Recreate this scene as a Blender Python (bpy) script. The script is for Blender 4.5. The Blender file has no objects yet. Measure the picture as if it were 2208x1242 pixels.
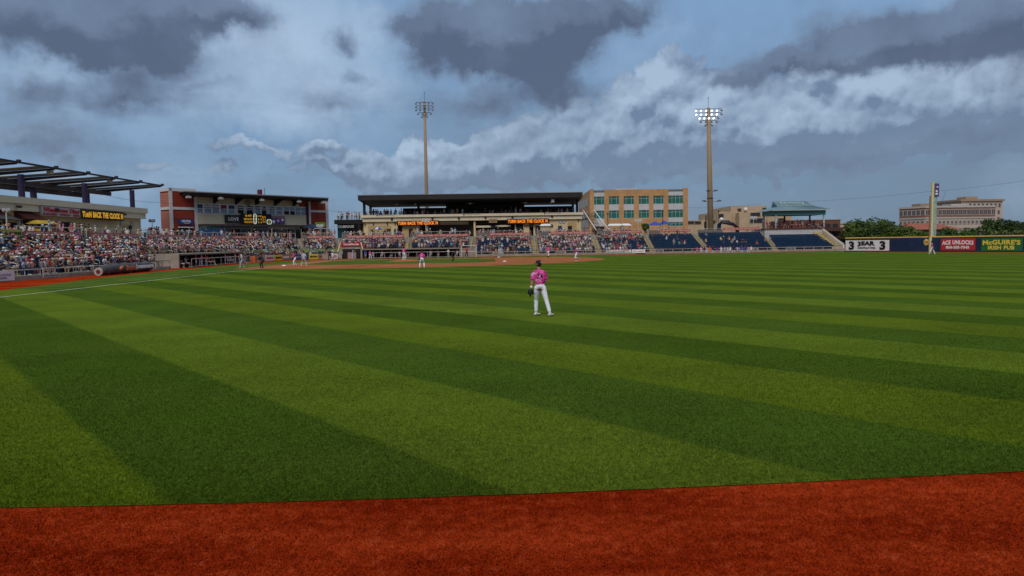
import bpy, math, random
import numpy as np
from mathutils import Vector, Matrix, noise
random.seed(7); RNG = np.random.RandomState(11)
SC = bpy.context.scene; COL = SC.collection
# ------------------------------------------------------------------ camera
FPX, PITCH, ROLL, CAMH = 1558.7, math.radians(3.581), math.radians(0.8125), 2.482
cp, sp, cr, sr = math.cos(PITCH), math.sin(PITCH), math.cos(ROLL), math.sin(ROLL)
FW = Vector((0, cp, -sp)); RT = Vector((1, 0, 0)); UP = Vector((0, sp, cp))
cam = bpy.data.cameras.new('camera'); co = bpy.data.objects.new('camera', cam); COL.objects.link(co)
cam.sensor_width = 36; cam.lens = 36 * FPX / 2208; cam.clip_start = 0.1; cam.clip_end = 6000
cx_, cy_ = RT * cr - UP * sr, RT * sr + UP * cr
co.matrix_world = Matrix((( cx_.x, cy_.x, -FW.x, 0), (cx_.y, cy_.y, -FW.y, 0), (cx_.z, cy_.z, -FW.z, CAMH), (0, 0, 0, 1)))
SC.camera = co
def ray(u, v):
    a, b = (u - 1104) / FPX, (v - 621) / FPX
    x, y = cr * a - sr * b, sr * a + cr * b
    return FW + RT * x - UP * y
def gp(u, v, z=0.0):
    d = ray(u, v); t = (z - CAMH) / d.z
    return Vector((d.x * t, d.y * t, z))
def at(u, v, Y):
    d = ray(u, v); t = Y / d.y
    return Vector((d.x * t, Y, CAMH + d.z * t))
# ------------------------------------------------------------------ light
SUN_EL, SUN_AZ = math.radians(46), math.radians(-168)      # azimuth from +Y (view direction) towards +X
sv = Vector((math.sin(SUN_AZ) * math.cos(SUN_EL), math.cos(SUN_AZ) * math.cos(SUN_EL), math.sin(SUN_EL)))
sl = bpy.data.lights.new('sun', 'SUN'); so = bpy.data.objects.new('sun', sl); COL.objects.link(so)
sl.energy = 2.1; sl.angle = math.radians(32); sl.color = (1.0, 0.93, 0.83)
so.rotation_euler = sv.to_track_quat('Z', 'Y').to_euler()
SC.view_settings.view_transform = 'Standard'; SC.view_settings.look = 'None'
SC.view_settings.exposure = 0.0; SC.view_settings.gamma = 1.0
try: SC.view_settings.use_curve_mapping = False
except Exception: pass
# ------------------------------------------------------------------ world
W = bpy.data.worlds.new('World'); SC.world = W; W.use_nodes = True
N, L = W.node_tree.nodes, W.node_tree.links; N.clear()
def nd(t, **k):
    n = N.new(t)
    for a, b in k.items(): setattr(n, a, b)
    return n
def put(sock, v):
    if hasattr(v, 'links') or isinstance(v, bpy.types.NodeSocket): L.new(v, sock)
    else: sock.default_value = v
def M_(op, a, b=0.0, c=None, clamp=False):
    n = nd('ShaderNodeMath', operation=op, use_clamp=clamp); put(n.inputs[0], a); put(n.inputs[1], b)
    if c is not None: put(n.inputs[2], c)
    return n.outputs[0]
def V_(op, a, b):
    n = nd('ShaderNodeVectorMath', operation=op); put(n.inputs[0], a); put(n.inputs[1], b)
    return n.outputs[0]
def S_(v, a, b, lo=0.0, hi=1.0):
    n = nd('ShaderNodeMapRange', interpolation_type='SMOOTHSTEP'); put(n.inputs[0], v); put(n.inputs[1], a); put(n.inputs[2], b); put(n.inputs[3], lo); put(n.inputs[4], hi)
    return n.outputs[0]
def C_(f, a, b):
    n = nd('ShaderNodeMix', data_type='RGBA'); put(n.inputs[0], f); put(n.inputs[6], a); put(n.inputs[7], b)
    return n.outputs[2]
ND = '2D'
def NZ(vec, scale, detail=6, rough=0.55, dist=0.0, lac=2.0):
    n = nd('ShaderNodeTexNoise', noise_dimensions=ND); put(n.inputs['Vector'], vec); n.inputs['Scale'].default_value = scale
    n.inputs['Detail'].default_value = detail; n.inputs['Roughness'].default_value = rough; n.inputs['Distortion'].default_value = dist
    return n
tc = nd('ShaderNodeTexCoord'); sx = nd('ShaderNodeSeparateXYZ'); L.new(tc.outputs['Generated'], sx.inputs[0])
az = M_('ARCTAN2', sx.outputs[0], sx.outputs[1]); el = M_('ARCSINE', sx.outputs[2])
K = FPX / 100
cb = nd('ShaderNodeCombineXYZ'); L.new(M_('MULTIPLY', az, K), cb.inputs[0]); L.new(M_('MULTIPLY', el, K), cb.inputs[1])
P = cb.outputs[0]                                     # sky position in hundredths of a picture width unit
def skypos(u, v):
    d = ray(u, v).normalized(); return math.atan2(d.x, d.y) * K, math.asin(d.z) * K
def warp(amp, scale, detail, seed):
    n = NZ(V_('ADD', P, (seed, seed * 0.7, seed)), scale, detail, 0.6)
    return V_('ADD', P, V_('MULTIPLY', V_('SUBTRACT', n.outputs['Color'], (0.5, 0.5, 0.5)), (amp, amp * 0.8, 0)))
def field(vec, blobs):
    tot = None
    for (u, v, rx, ry, w) in blobs:
        a, e = skypos(u, v); rx, ry = rx / 100, ry / 100
        m = nd('ShaderNodeMapping'); L.new(vec, m.inputs[0]); m.inputs['Location'].default_value = (-a / rx, -e / ry, 0); m.inputs['Scale'].default_value = (1 / rx, 1 / ry, 0)
        g = nd('ShaderNodeTexGradient', gradient_type='SPHERICAL'); L.new(m.outputs[0], g.inputs[0])
        t = M_('MULTIPLY', g.outputs['Fac'], w) if tot is None else M_('MULTIPLY_ADD', g.outputs['Fac'], w, tot)
        tot = t
    return tot
Pw1 = warp(1.5, 0.9, 6, 3.1); Pw2 = warp(1.1, 1.1, 6, 9.7)
# tall pale cumulus behind, lit on the upper side
BR = [(1415,170,105,90,1.7),(1340,240,180,95,1.4),(1235,300,230,90,1.5),(1480,235,190,95,1.4),(1600,250,230,95,1.3),(1735,150,60,55,1.6),
      (1760,250,190,110,1.3),(1890,205,190,95,1.5),(2030,200,200,95,1.4),(2170,180,190,120,1.4),(1110,340,240,75,1.5),(880,362,210,62,1.6),(1000,345,180,62,1.4),
      (1300,350,400,70,1.6),(1650,325,360,75,1.5),(560,316,150,30,1.2),(700,305,80,22,1.1),(715,350,130,38,1.2),(1950,280,320,85,1.6),(2150,250,180,90,1.4),(1420,300,300,90,1.4),(1720,290,300,90,1.4),(1080,380,240,40,1.2),(660,385,60,25,.6),(60,290,120,60,.7),(930,395,240,30,.8),(420,365,260,26,.7)]
HL = [(1420,145,75,60,1.25),(1345,215,80,45,.7),(1300,270,60,30,.6),(1490,225,110,40,.6),(1740,140,50,36,1.5),(1890,170,100,45,1.1),(2045,160,120,45,.8),(2165,140,90,60,.8),(1720,235,90,28,.6),(1560,205,90,26,.5),(880,328,100,20,.8),(990,316,80,18,.6),(565,303,100,16,.8),(700,297,60,12,.7),(1120,272,90,24,.5),(740,330,60,14,.6)]
# slate coloured nearer clouds
DK = [(1000,40,220,60,1.2),(1200,60,200,70,1.2),(1100,120,210,60,1.1),(60,50,190,75,1.3),(200,60,190,75,1.4),(310,125,140,70,1.7),(430,25,160,55,1.4),(240,30,240,60,1.2),(295,212,190,42,1.2),(60,200,75,48,1.2),
      (85,300,150,65,1.0),(460,188,70,18,.7),(735,88,60,42,1.3),(700,225,100,34,1.0),(765,175,50,24,.9),(1100,50,260,80,1.7),(1020,95,190,75,1.4),(1160,110,170,85,1.7),
      (900,110,80,70,.9),(1330,20,130,60,1.1),(1385,30,60,50,.9),(1180,175,90,60,1.0),(1060,225,200,60,1.35),(1150,290,120,40,.7),(1250,200,110,34,.8),(1620,155,115,45,1.5),(1690,130,50,30,1.0),(1560,175,60,22,.8),
      (1870,70,170,60,1.2),(1830,120,160,50,1.5),(1960,105,190,60,1.6),(2060,60,190,70,1.3),(2200,110,80,110,1.2),(2110,20,140,40,.9),
      (1150,385,260,26,.9),(1400,375,260,24,.8),(1700,352,300,28,.9),(1950,310,230,30,.9),(2130,265,170,36,1.0),(950,395,220,22,.8),(2130,335,70,22,.7),(500,20,120,40,.9)]
HZ = [(600,95,270,180,1.25),(90,165,220,60,.85),(820,50,160,90,.55),(150,260,220,70,.4),(560,230,300,70,.5),(780,190,140,60,.5),(250,390,240,40,.35),(1480,60,130,70,.15)]
FH = field(Pw1, HZ); FL = field(Pw1, HL)
ae = M_('ABSOLUTE', az)
away = M_('MAXIMUM', S_(ae, 0.68, 0.95), S_(el, 0.36, 0.6))          # beyond the frame the same broken sky goes on
gen = M_('MULTIPLY', away, S_(NZ(V_('ADD', P, (7, 3, 1)), 0.25, 3, 0.5).outputs['Fac'], 0.42, 0.62))
genB = M_('MULTIPLY', M_('MULTIPLY', away, S_(el, 0.5, 0.1)), 0.5)
def puffs(vec, sc):
    v = nd('ShaderNodeTexVoronoi', feature='SMOOTH_F1', voronoi_dimensions='2D'); put(v.inputs['Vector'], vec)
    v.inputs['Scale'].default_value = sc; v.inputs['Detail'].default_value = 1.0; v.inputs['Roughness'].default_value = 0.5; v.inputs['Smoothness'].default_value = 0.35
    return M_('SUBTRACT', 0.42, v.outputs['Distance'])
def fbm(vec, off, sc, det, amp): return M_('MULTIPLY', M_('SUBTRACT', NZ(V_('ADD', vec, (off[0] + 13, off[1] + 5, 0)), sc, det, 0.6).outputs['Fac'], 0.5), amp)
def shift(v, o): return V_('ADD', v, (o[0], o[1], 0))
def bright(o):
    w = shift(Pw1, o); F_ = M_('ADD', field(w, BR), genB)
    nz_ = M_('ADD', fbm(P, o, .55, 5, 0.9), M_('ADD', M_('MULTIPLY', puffs(shift(Pw3, o), 1.1), 0.85), M_('MULTIPLY', puffs(shift(Pw3, o), 2.9), 0.24)))
    return M_('MULTIPLY_ADD', nz_, S_(F_, 0.0, 0.35), F_)
def dark(o): return M_('ADD', M_('ADD', field(shift(Pw2, o), DK), M_('MULTIPLY', gen, 0.8)), M_('ADD', fbm(P, o, .5, 5, 1.0), fbm(P, (o[0] + 30, o[1]), 1.8, 5, .55)))
Pw3 = warp(0.38, 2.2, 4, 21.0)
nA = NZ(P, 0.55, 5, 0.6)
densB = bright((0, 0)); rimB = M_('SUBTRACT', densB, bright((-0.14, 0.24)))
dens = dark((0, 0)); rimD = M_('SUBTRACT', dens, dark((-0.15, 0.28)))
aD = M_('MULTIPLY', S_(dens, -0.08, 1.35), .96); aB = M_('MULTIPLY', S_(densB, 0.16, 0.50), 0.92)
relP = M_('SUBTRACT', puffs(Pw3, 2.3), puffs(shift(Pw3, (-0.055, 0.10)), 2.3))
tB = M_('ADD', M_('ADD', M_('MULTIPLY', S_(rimB, -0.5, 0.85), 0.64), M_('MULTIPLY', relP, 0.48)), M_('ADD', M_('MULTIPLY', FL, 0.74), -0.13), clamp=True)
colB = C_(tB, (0.150, 0.213, 0.33, 1), (0.41, 0.53, 0.69, 1))
tD = M_('ADD', M_('MULTIPLY', S_(rimD, -0.3, 1.2), .42), M_('ADD', S_(dens, 0.3, 1.5, 0.40, 0.0), M_('MULTIPLY', M_('SUBTRACT', nA.outputs['Fac'], .5), .9)), clamp=True)
colD = C_(tD, (0.092, 0.123, 0.198, 1), (0.215, 0.30, 0.44, 1))
sky = nd('ShaderNodeTexSky', sky_type='NISHITA'); sky.sun_disc = False; sky.sun_elevation = SUN_EL; sky.sun_rotation = SUN_AZ
sky.air_density = 1.0; sky.dust_density = 0.6; sky.ozone_density = 1.5
bg1 = nd('ShaderNodeBackground'); L.new(sky.outputs[0], bg1.inputs[0]); bg1.inputs[1].default_value = 0.075
# thin veil of high cloud over the blue
veil = C_(S_(el, 0.0, 0.33), C_(S_(az, -0.7, 0.7), (0.192, 0.315, 0.49, 1), (0.135, 0.215, 0.325, 1)), (0.222, 0.372, 0.59, 1))
veil = C_(M_('MULTIPLY', M_('ADD', FH, M_('MULTIPLY', M_('SUBTRACT', nA.outputs['Fac'], .5), .9), clamp=True), 0.85), veil, (0.45, 0.58, 0.76, 1))
veil = C_(S_(el, 0.45, 1.1), veil, (0.66, 0.67, 0.70, 1))
low = NZ(V_('MULTIPLY', P, (.32, 1.25, 1)), .9, 6, .62); lowf = M_('MULTIPLY', S_(low.outputs['Fac'], .42, .72), S_(el, .30, .10))
veil = C_(M_('MULTIPLY', lowf, .38), veil, (0.145, 0.20, 0.295, 1))
low2 = NZ(V_('ADD', P, (60, 9, 0)), .45, 6, .6); veil = C_(M_('MULTIPLY', S_(low2.outputs['Fac'], .48, .72), .25), veil, (0.17, 0.24, 0.36, 1))
bg2 = nd('ShaderNodeBackground')
c = C_(aB, veil, colB); c = C_(M_('MULTIPLY', aD, M_('SUBTRACT', 1.0, M_('MULTIPLY', S_(el, .5, 1.2), .55))), c, colD)
L.new(c, bg2.inputs[0]); bg2.inputs[1].default_value = 1.0
mx = nd('ShaderNodeMixShader'); L.new(M_('MAXIMUM', M_('MAXIMUM', aB, aD), 0.90), mx.inputs[0]); L.new(bg1.outputs[0], mx.inputs[1]); L.new(bg2.outputs[0], mx.inputs[2])
wo = nd('ShaderNodeOutputWorld'); L.new(mx.outputs[0], wo.inputs[0])
W.cycles.sampling_method = 'MANUAL'; W.cycles.sample_map_resolution = 256
ND = '3D'
# ------------------------------------------------------------------ helpers
def srgb(r, g, b):
    f = lambda c: (c / 255 / 12.92) if c / 255 <= 0.04045 else ((c / 255 + 0.055) / 1.055) ** 2.4
    return (f(r), f(g), f(b))
MATS = {}
def mat(name, col=(.5, .5, .5), rough=0.7, var=0.12, scale=3.0, bump=0.0, bscale=40.0, metal=0.0, emit=None, estr=0.0, col2=None, spec=0.3, objvar=0.0, attr=None):
    if name in MATS: return MATS[name]
    m = bpy.data.materials.new(name); m.use_nodes = True; MATS[name] = m
    n, l = m.node_tree.nodes, m.node_tree.links; b = n['Principled BSDF']
    b.inputs['Roughness'].default_value = rough; b.inputs['Metallic'].default_value = metal
    b.inputs['Specular IOR Level'].default_value = spec
    t = n.new('ShaderNodeTexCoord'); z = n.new('ShaderNodeTexNoise'); l.new(t.outputs['Object'], z.inputs['Vector']); z.inputs['Scale'].default_value = scale; z.inputs['Detail'].default_value = 4
    r = n.new('ShaderNodeMapRange'); l.new(z.outputs['Fac'], r.inputs[0]); r.inputs[1].default_value = .25; r.inputs[2].default_value = .75; r.inputs[3].default_value = 1 - var; r.inputs[4].default_value = 1 + var
    src = r.outputs[0]
    if objvar:
        oi = n.new('ShaderNodeObjectInfo'); mr = n.new('ShaderNodeMapRange'); l.new(oi.outputs['Random'], mr.inputs[0]); mr.inputs[3].default_value = 1 - objvar; mr.inputs[4].default_value = 1 + objvar
        mm = n.new('ShaderNodeMath'); mm.operation = 'MULTIPLY'; l.new(src, mm.inputs[0]); l.new(mr.outputs[0], mm.inputs[1]); src = mm.outputs[0]
    h = n.new('ShaderNodeVectorMath'); h.operation = 'SCALE'; l.new(src, h.inputs['Scale'])
    if attr:
        a = n.new('ShaderNodeAttribute'); a.attribute_name = attr; l.new(a.outputs['Color'], h.inputs[0])
    elif col2:
        x = n.new('ShaderNodeMix'); x.data_type = 'RGBA'; x.inputs[6].default_value = (*col, 1); x.inputs[7].default_value = (*col2, 1)
        q = n.new('ShaderNodeTexNoise'); l.new(t.outputs['Object'], q.inputs['Vector']); q.inputs['Scale'].default_value = scale * .37; q.inputs['Detail'].default_value = 6
        q2 = n.new('ShaderNodeMapRange'); l.new(q.outputs['Fac'], q2.inputs[0]); q2.inputs[1].default_value = .4; q2.inputs[2].default_value = .6; l.new(q2.outputs[0], x.inputs[0]); l.new(x.outputs[2], h.inputs[0])
    else: h.inputs[0].default_value = col
    l.new(h.outputs[0], b.inputs['Base Color'])
    if bump:
        w = n.new('ShaderNodeTexNoise'); l.new(t.outputs['Object'], w.inputs['Vector']); w.inputs['Scale'].default_value = bscale; w.inputs['Detail'].default_value = 3
        bp = n.new('ShaderNodeBump'); bp.inputs['Strength'].default_value = bump; bp.inputs['Distance'].default_value = .02; l.new(w.outputs['Fac'], bp.inputs['Height']); l.new(bp.outputs[0], b.inputs['Normal'])
    if emit: b.inputs['Emission Color'].default_value = (*emit, 1); b.inputs['Emission Strength'].default_value = estr
    return m
class MB:
    """collects shapes, links them as one mesh object"""
    def __init__(s): s.v = []; s.f = []; s.m = []; s.mi = 0
    def add(s, vs, fs):
        o = len(s.v); s.v += [tuple(q) for q in vs]; s.f += [tuple(i + o for i in f) for f in fs]; s.m += [s.mi] * len(fs); return s
    def box(s, x0, x1, y0, y1, z0, z1):
        return s.add([(x0,y0,z0),(x1,y0,z0),(x1,y1,z0),(x0,y1,z0),(x0,y0,z1),(x1,y0,z1),(x1,y1,z1),(x0,y1,z1)],
                     [(0,3,2,1),(4,5,6,7),(0,1,5,4),(1,2,6,5),(2,3,7,6),(3,0,4,7)])
    def hexa(s, b, t):      # bottom quad, top quad (ccw from above)
        return s.add(list(b) + list(t), [(0,3,2,1),(4,5,6,7),(0,1,5,4),(1,2,6,5),(2,3,7,6),(3,0,4,7)])
    def quad(s, a, b, c, d): return s.add([a, b, c, d], [(0, 1, 2, 3)])
    def bar(s, p, q, w, h=None, n=4):
        """straight bar from p to q, section w x h (n=4) or round (n>4)"""
        return s.tube([p, q], [w / 2, w / 2] if h is None else [(w / 2, h / 2)] * 2, n)
    def tube(s, pts, rad, n=8, cap=True):
        pts = [Vector(p) for p in pts]; rings = []
        for i, p in enumerate(pts):
            d = (pts[min(i + 1, len(pts) - 1)] - pts[max(i - 1, 0)]).normalized()
            a = Vector((0, 0, 1)) if abs(d.z) < .9 else Vector((0, 1, 0))
            x = d.cross(a).normalized(); y = x.cross(d).normalized()
            r = rad[i] if hasattr(rad, '__len__') else rad
            rx, ry = r if hasattr(r, '__len__') else (r, r)
            k = math.sqrt(2) if n == 4 else 1; off = math.pi / 4 if n == 4 else 0
            rings.append([p + x * math.cos(off + 2 * math.pi * j / n) * rx * k + y * math.sin(off + 2 * math.pi * j / n) * ry * k for j in range(n)])
        vs = [q for r in rings for q in r]; fs = []
        for i in range(len(rings) - 1):
            for j in range(n):
                k = (j + 1) % n; fs.append((i * n + j, i * n + k, (i + 1) * n + k, (i + 1) * n + j))
        if cap: fs.append(tuple(range(n - 1, -1, -1))); fs.append(tuple((len(rings) - 1) * n + j for j in range(n)))
        return s.add(vs, fs)
    def sphere(s, c, r, nu=10, nv=6, sc=(1, 1, 1)):
        c = Vector(c); vs = [c + Vector((0, 0, -r * sc[2]))]; fs = []
        for i in range(1, nv):
            t = math.pi * i / nv
            for j in range(nu):
                a = 2 * math.pi * j / nu; vs.append(c + Vector((math.sin(t) * math.cos(a) * r * sc[0], math.sin(t) * math.sin(a) * r * sc[1], -math.cos(t) * r * sc[2])))
        vs.append(c + Vector((0, 0, r * sc[2]))); e = len(vs) - 1
        for j in range(nu):
            k = (j + 1) % nu; fs.append((0, 1 + k, 1 + j)); fs.append((e, 1 + (nv - 2) * nu + j, 1 + (nv - 2) * nu + k))
            for i in range(nv - 2): fs.append((1 + i * nu + j, 1 + i * nu + k, 1 + (i + 1) * nu + k, 1 + (i + 1) * nu + j))
        return s.add(vs, fs)
    def mesh(s, name, mats, smooth=False):
        me = bpy.data.meshes.new(name); me.from_pydata(s.v, [], s.f); 
        for m in (mats if isinstance(mats, (list, tuple)) else [mats]): me.materials.append(m)
        if any(s.m): me.polygons.foreach_set('material_index', s.m)
        if smooth: me.polygons.foreach_set('use_smooth', [True] * len(s.f))
        me.update(); return me
    def obj(s, name, mats, parent=None, smooth=False, **k):
        return ob(name, s.mesh(name, mats, smooth), parent, **k)
def tag(o, label=None, cat=None, group=None, kind=None):
    if label: o['label'] = label
    if cat: o['category'] = cat
    if group: o['group'] = group
    if kind: o['kind'] = kind
    return o
def ob(name, me, parent=None, loc=None, rz=None, **k):
    o = bpy.data.objects.new(name, me); COL.objects.link(o)
    if parent is not None: o.parent = parent
    if loc is not None: o.location = loc
    if rz is not None: o.rotation_euler = (0, 0, rz)
    return tag(o, **k)
def empty(name, loc=(0, 0, 0), rz=0, **k): return ob(name, None, None, loc, rz, **k)
def kids(o): return [c for c in COL.objects if c.parent == o]
def dup(o, loc, rz=None, tree=None, **k):
    c = o.copy(); COL.objects.link(c); c.location = loc
    if rz is not None: c.rotation_euler = (0, 0, rz)
    tag(c, **k)
    for ch in (tree if tree is not None else kids(o)):
        d = ch.copy(); COL.objects.link(d); d.parent = c
        for g in kids(ch) if tree is None else []:
            e = g.copy(); COL.objects.link(e); e.parent = d
    return c
# ---- lettering
_fc = {}
def glyphs(s, bold=0.0, res=3):
    key = (s, bold)
    if key in _fc: return _fc[key]
    cu = bpy.data.curves.new('t', 'FONT'); cu.body = s; cu.size = 1; cu.resolution_u = res; cu.offset = bold; cu.extrude = 0.02; cu.fill_mode = 'BOTH'
    cu.align_x = 'LEFT'; cu.space_character = 1.16 if s != '24' else 1.25; cu.space_character = cu.space_character if bold <= .01 else 1.05; cu.space_word = 1.3
    o = bpy.data.objects.new('t', cu); COL.objects.link(o); dg = bpy.context.evaluated_depsgraph_get()
    me = o.evaluated_get(dg).to_mesh(); v = [tuple(q.co) for q in me.vertices]; f = [tuple(p.vertices) for p in me.polygons]
    o.evaluated_get(dg).to_mesh_clear(); bpy.data.objects.remove(o); bpy.data.curves.remove(cu)
    _fc[key] = (v, f); return v, f
def lettering(s, x0, x1, z0, z1, y, mats, parent, bold=0.015, depth=0.03, slant=0.0, name='lettering', fit=True, arch=0.0):
    """text in the local plane y=const facing -y, filling the box x0..x1, z0..z1"""
    v, f = glyphs(s, bold)
    if not v: return None
    xs = [q[0] for q in v]; ys = [q[1] for q in v]; a, b, c, d = min(xs), max(xs), min(ys), max(ys)
    kx = (x1 - x0) / (b - a); kz = (z1 - z0) / (d - c)
    mb = MB(); out = []
    for q in v:
        X = x0 + (q[0] - a) * kx; Z = z0 + (q[1] - c) * kz
        out.append((X + (Z - z0) * slant, y - (q[2] / 0.02) * depth / 2, Z + arch * (1 - ((2 * (X - x0) / (x1 - x0) - 1) ** 2))))
    mb.add(out, f); return mb.obj(name, mats, parent)
class Wall:
    """a vertical plane through ground points A -> B (left to right as seen from the field); local x along it, -y towards the field"""
    def __init__(s, A, B, name=None, root=True, **k):
        s.A, s.B = Vector(A), Vector(B); s.d = (s.B - s.A).normalized(); s.rz = math.atan2(s.d.y, s.d.x); s.L = (s.B - s.A).length
        s.root = empty(name, (s.A.x, s.A.y, 0), s.rz, **k) if name else None
    def uv(s, u, v):
        r = ray(u, v); n = Vector((-s.d.y, s.d.x)); t = n.dot(s.A) / (n.x * r.x + n.y * r.y)
        p = Vector((r.x * t, r.y * t)); return (p - s.A).dot(s.d), CAMH + r.z * t
    def w(s, x, y, z): n = Vector((-s.d.y, s.d.x)); q = s.A + s.d * x + n * y; return Vector((q.x, q.y, z))
    def rect(s, u0, v0, u1, v1):
        a = s.uv(u0, (v0 + v1) / 2)[0]; b = s.uv(u1, (v0 + v1) / 2)[0]; um = (u0 + u1) / 2
        return a, b, s.uv(um, v1)[1], s.uv(um, v0)[1]
    def box(s, name, m, r, y0, y1, parent=None, **k):
        return MB().box(r[0], r[1], y0, y1, r[2], r[3]).obj(name, m, parent or s.root, **k)
# ---- materials
CREAM = mat('cream_stucco', (0.63, 0.53, 0.38), .85, .08, .6, .15, 30)
TANW = mat('tan_stucco', (0.55, 0.42, 0.23), .85, .08, .6, .15, 30)
CONC = mat('concrete', (0.30, 0.26, 0.21), .9, .18, 1.2, .2, 20, col2=(0.24, .21, .17))
STEEL = mat('rail_metal', (0.42, 0.40, 0.34), .55, .08, 4)
DSTEEL = mat('dark_steel', (0.028, 0.022, 0.028), .6, .2, 3)
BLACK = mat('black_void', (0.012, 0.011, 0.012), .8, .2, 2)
WHITE = mat('white_paint', (0.68, 0.68, 0.66), .6, .06, 2)
TRIM = mat('pale_trim', (0.48, 0.47, 0.48), .6, .06, 2)
NAVY = mat('navy_vinyl', (0.016, 0.032, 0.085), .5, .15, 2)
GLASS = mat('teal_glass', (0.015, 0.085, 0.075), .15, .25, .4, spec=.5)
DGLASS = mat('dark_glass', (0.02, 0.022, 0.026), .15, .3, 1.0, spec=.5)
LED = mat('led_amber', (0.3, .1, 0), .5, .03, 20, emit=(1.0, 0.25, 0.02), estr=.85)
LEDY = mat('led_yellow', (0.3, .2, 0), .5, .03, 20, emit=(1.0, 0.5, 0.04), estr=.42)
# ------------------------------------------------------------------ ground
HOME, B1, B2, B3, RUB = Vector((-29.14, 117.6)), Vector((-28.27, 90.2)), Vector((-.86, 91.06)), Vector((-1.72, 118.5)), Vector((-15.69, 105.0))
LFP = Vector((69.9, 120.7))
def nodes(m): m.use_nodes = True; return m.node_tree.nodes, m.node_tree.links, m.node_tree.nodes['Principled BSDF']
def turf_mat(name, stripes=True, ca=None, cb=None):
    global N, L
    m = bpy.data.materials.new(name); N, L, b = nodes(m)
    g = nd('ShaderNodeNewGeometry'); pos = g.outputs['Position']; x = nd('ShaderNodeSeparateXYZ'); L.new(pos, x.inputs[0])
    fine = NZ(pos, 46, 4, .75).outputs['Fac']; mid = NZ(pos, 9, 4, .65).outputs['Fac']; big = NZ(pos, .35, 5, .6).outputs['Fac']
    tuft = NZ(V_('MULTIPLY', pos, (1, .55, 1)), 21, 3, .6).outputs['Fac']
    if stripes:
        wob = M_('MULTIPLY', M_('SUBTRACT', NZ(pos, .5, 3, .5).outputs['Fac'], .5), .16)
        s = M_('ADD', M_('ADD', M_('MULTIPLY', x.outputs[0], 1.147), x.outputs[1]), wob)
        fr = M_('FRACT', M_('DIVIDE', M_('SUBTRACT', s, 2.87), 8.13))
        dk = M_('SUBTRACT', S_(fr, 0.0, 0.035), S_(fr, .49, .525))
        # every second pass of the mower is a shade apart
        fr2 = M_('FRACT', M_('DIVIDE', M_('SUBTRACT', s, 2.87), 16.26)); alt = M_('SUBTRACT', S_(fr2, .24, .26), S_(fr2, .74, .76))
        dark = C_(alt, (0.031, 0.061, 0.004, 1), (0.036, 0.069, 0.006, 1)); lite = C_(alt, (0.069, 0.102, 0.005, 1), (0.074, 0.112, 0.008, 1))
        col = C_(dk, lite, dark)
    else: col = C_(S_(big, .35, .65), ca, cb)
    drift = NZ(V_('MULTIPLY', pos, (.35, 1, 1)), .22, 4, .6).outputs['Fac']; col = C_(M_('MULTIPLY', S_(drift, .4, .7), .30), col, (0.062, 0.085, 0.012, 1)); col = C_(M_('MULTIPLY', S_(NZ(pos, 1.3, 5, .65).outputs['Fac'], .52, .72), .35), col, (0.030, 0.058, 0.004, 1))
    k = M_('ADD', M_('ADD', M_('MULTIPLY', S_(fine, .3, .7), .75), M_('MULTIPLY', S_(mid, .3, .7), .34)), M_('MULTIPLY', S_(tuft, .3, .7), .35))
    k = M_('ADD', k, M_('MULTIPLY', S_(big, .25, .75), .40)); k = M_('ADD', k, .16)
    q = nd('ShaderNodeVectorMath', operation='SCALE'); L.new(col, q.inputs[0]); L.new(k, q.inputs['Scale'])
    dry = C_(M_('MULTIPLY', S_(NZ(pos, 75, 2, .5).outputs['Fac'], .62, .8), .35), q.outputs[0], (.17, .15, .06, 1))
    L.new(dry, b.inputs['Base Color']); b.inputs['Roughness'].default_value = 1.0; b.inputs['Specular IOR Level'].default_value = 0.0; b.inputs['Sheen Weight'].default_value = .12; b.inputs['Sheen Roughness'].default_value = .5; b.inputs['Sheen Tint'].default_value = (.5, .75, .15, 1)
    hgt = M_('ADD', M_('MULTIPLY', fine, .6), M_('ADD', M_('MULTIPLY', tuft, .5), M_('MULTIPLY', mid, .5)))
    bp = nd('ShaderNodeBump'); bp.inputs['Strength'].default_value = .75; bp.inputs['Distance'].default_value = .03; L.new(hgt, bp.inputs['Height']); L.new(bp.outputs[0], b.inputs['Normal'])
    return m
def dirt_mat(name, ca, cb, cc, f1=40, bump=.7):
    global N, L
    m = bpy.data.materials.new(name); N, L, b = nodes(m)
    g = nd('ShaderNodeNewGeometry'); pos = g.outputs['Position']
    fine = NZ(pos, f1, 4, .75).outputs['Fac']; mid = NZ(pos, 7, 5, .65).outputs['Fac']; big = NZ(V_('MULTIPLY', pos, (.5, 1.6, 1)), .5, 5, .6).outputs['Fac']
    col = C_(S_(big, .35, .65), ca, cb); col = C_(M_('MULTIPLY', S_(mid, .5, .75), .5), col, cc)
    k = M_('ADD', M_('MULTIPLY', S_(fine, .3, .7), .95), M_('MULTIPLY', S_(mid, .3, .7), .45)); k = M_('ADD', k, M_('ADD', M_('MULTIPLY', S_(big, .3, .7), .25), .2))
    q = nd('ShaderNodeVectorMath', operation='SCALE'); L.new(col, q.inputs[0]); L.new(k, q.inputs['Scale'])
    out = C_(M_('MULTIPLY', S_(NZ(pos, 60, 2, .5).outputs['Fac'], .64, .8), .5), q.outputs[0], (.42, .2, .12, 1))
    L.new(out, b.inputs['Base Color']); b.inputs['Roughness'].default_value = 1.0; b.inputs['Specular IOR Level'].default_value = 0.0
    bp = nd('ShaderNodeBump'); bp.inputs['Strength'].default_value = bump; bp.inputs['Distance'].default_value = .03; L.new(M_('ADD', fine, mid), bp.inputs['Height']); L.new(bp.outputs[0], b.inputs['Normal'])
    return m
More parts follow.
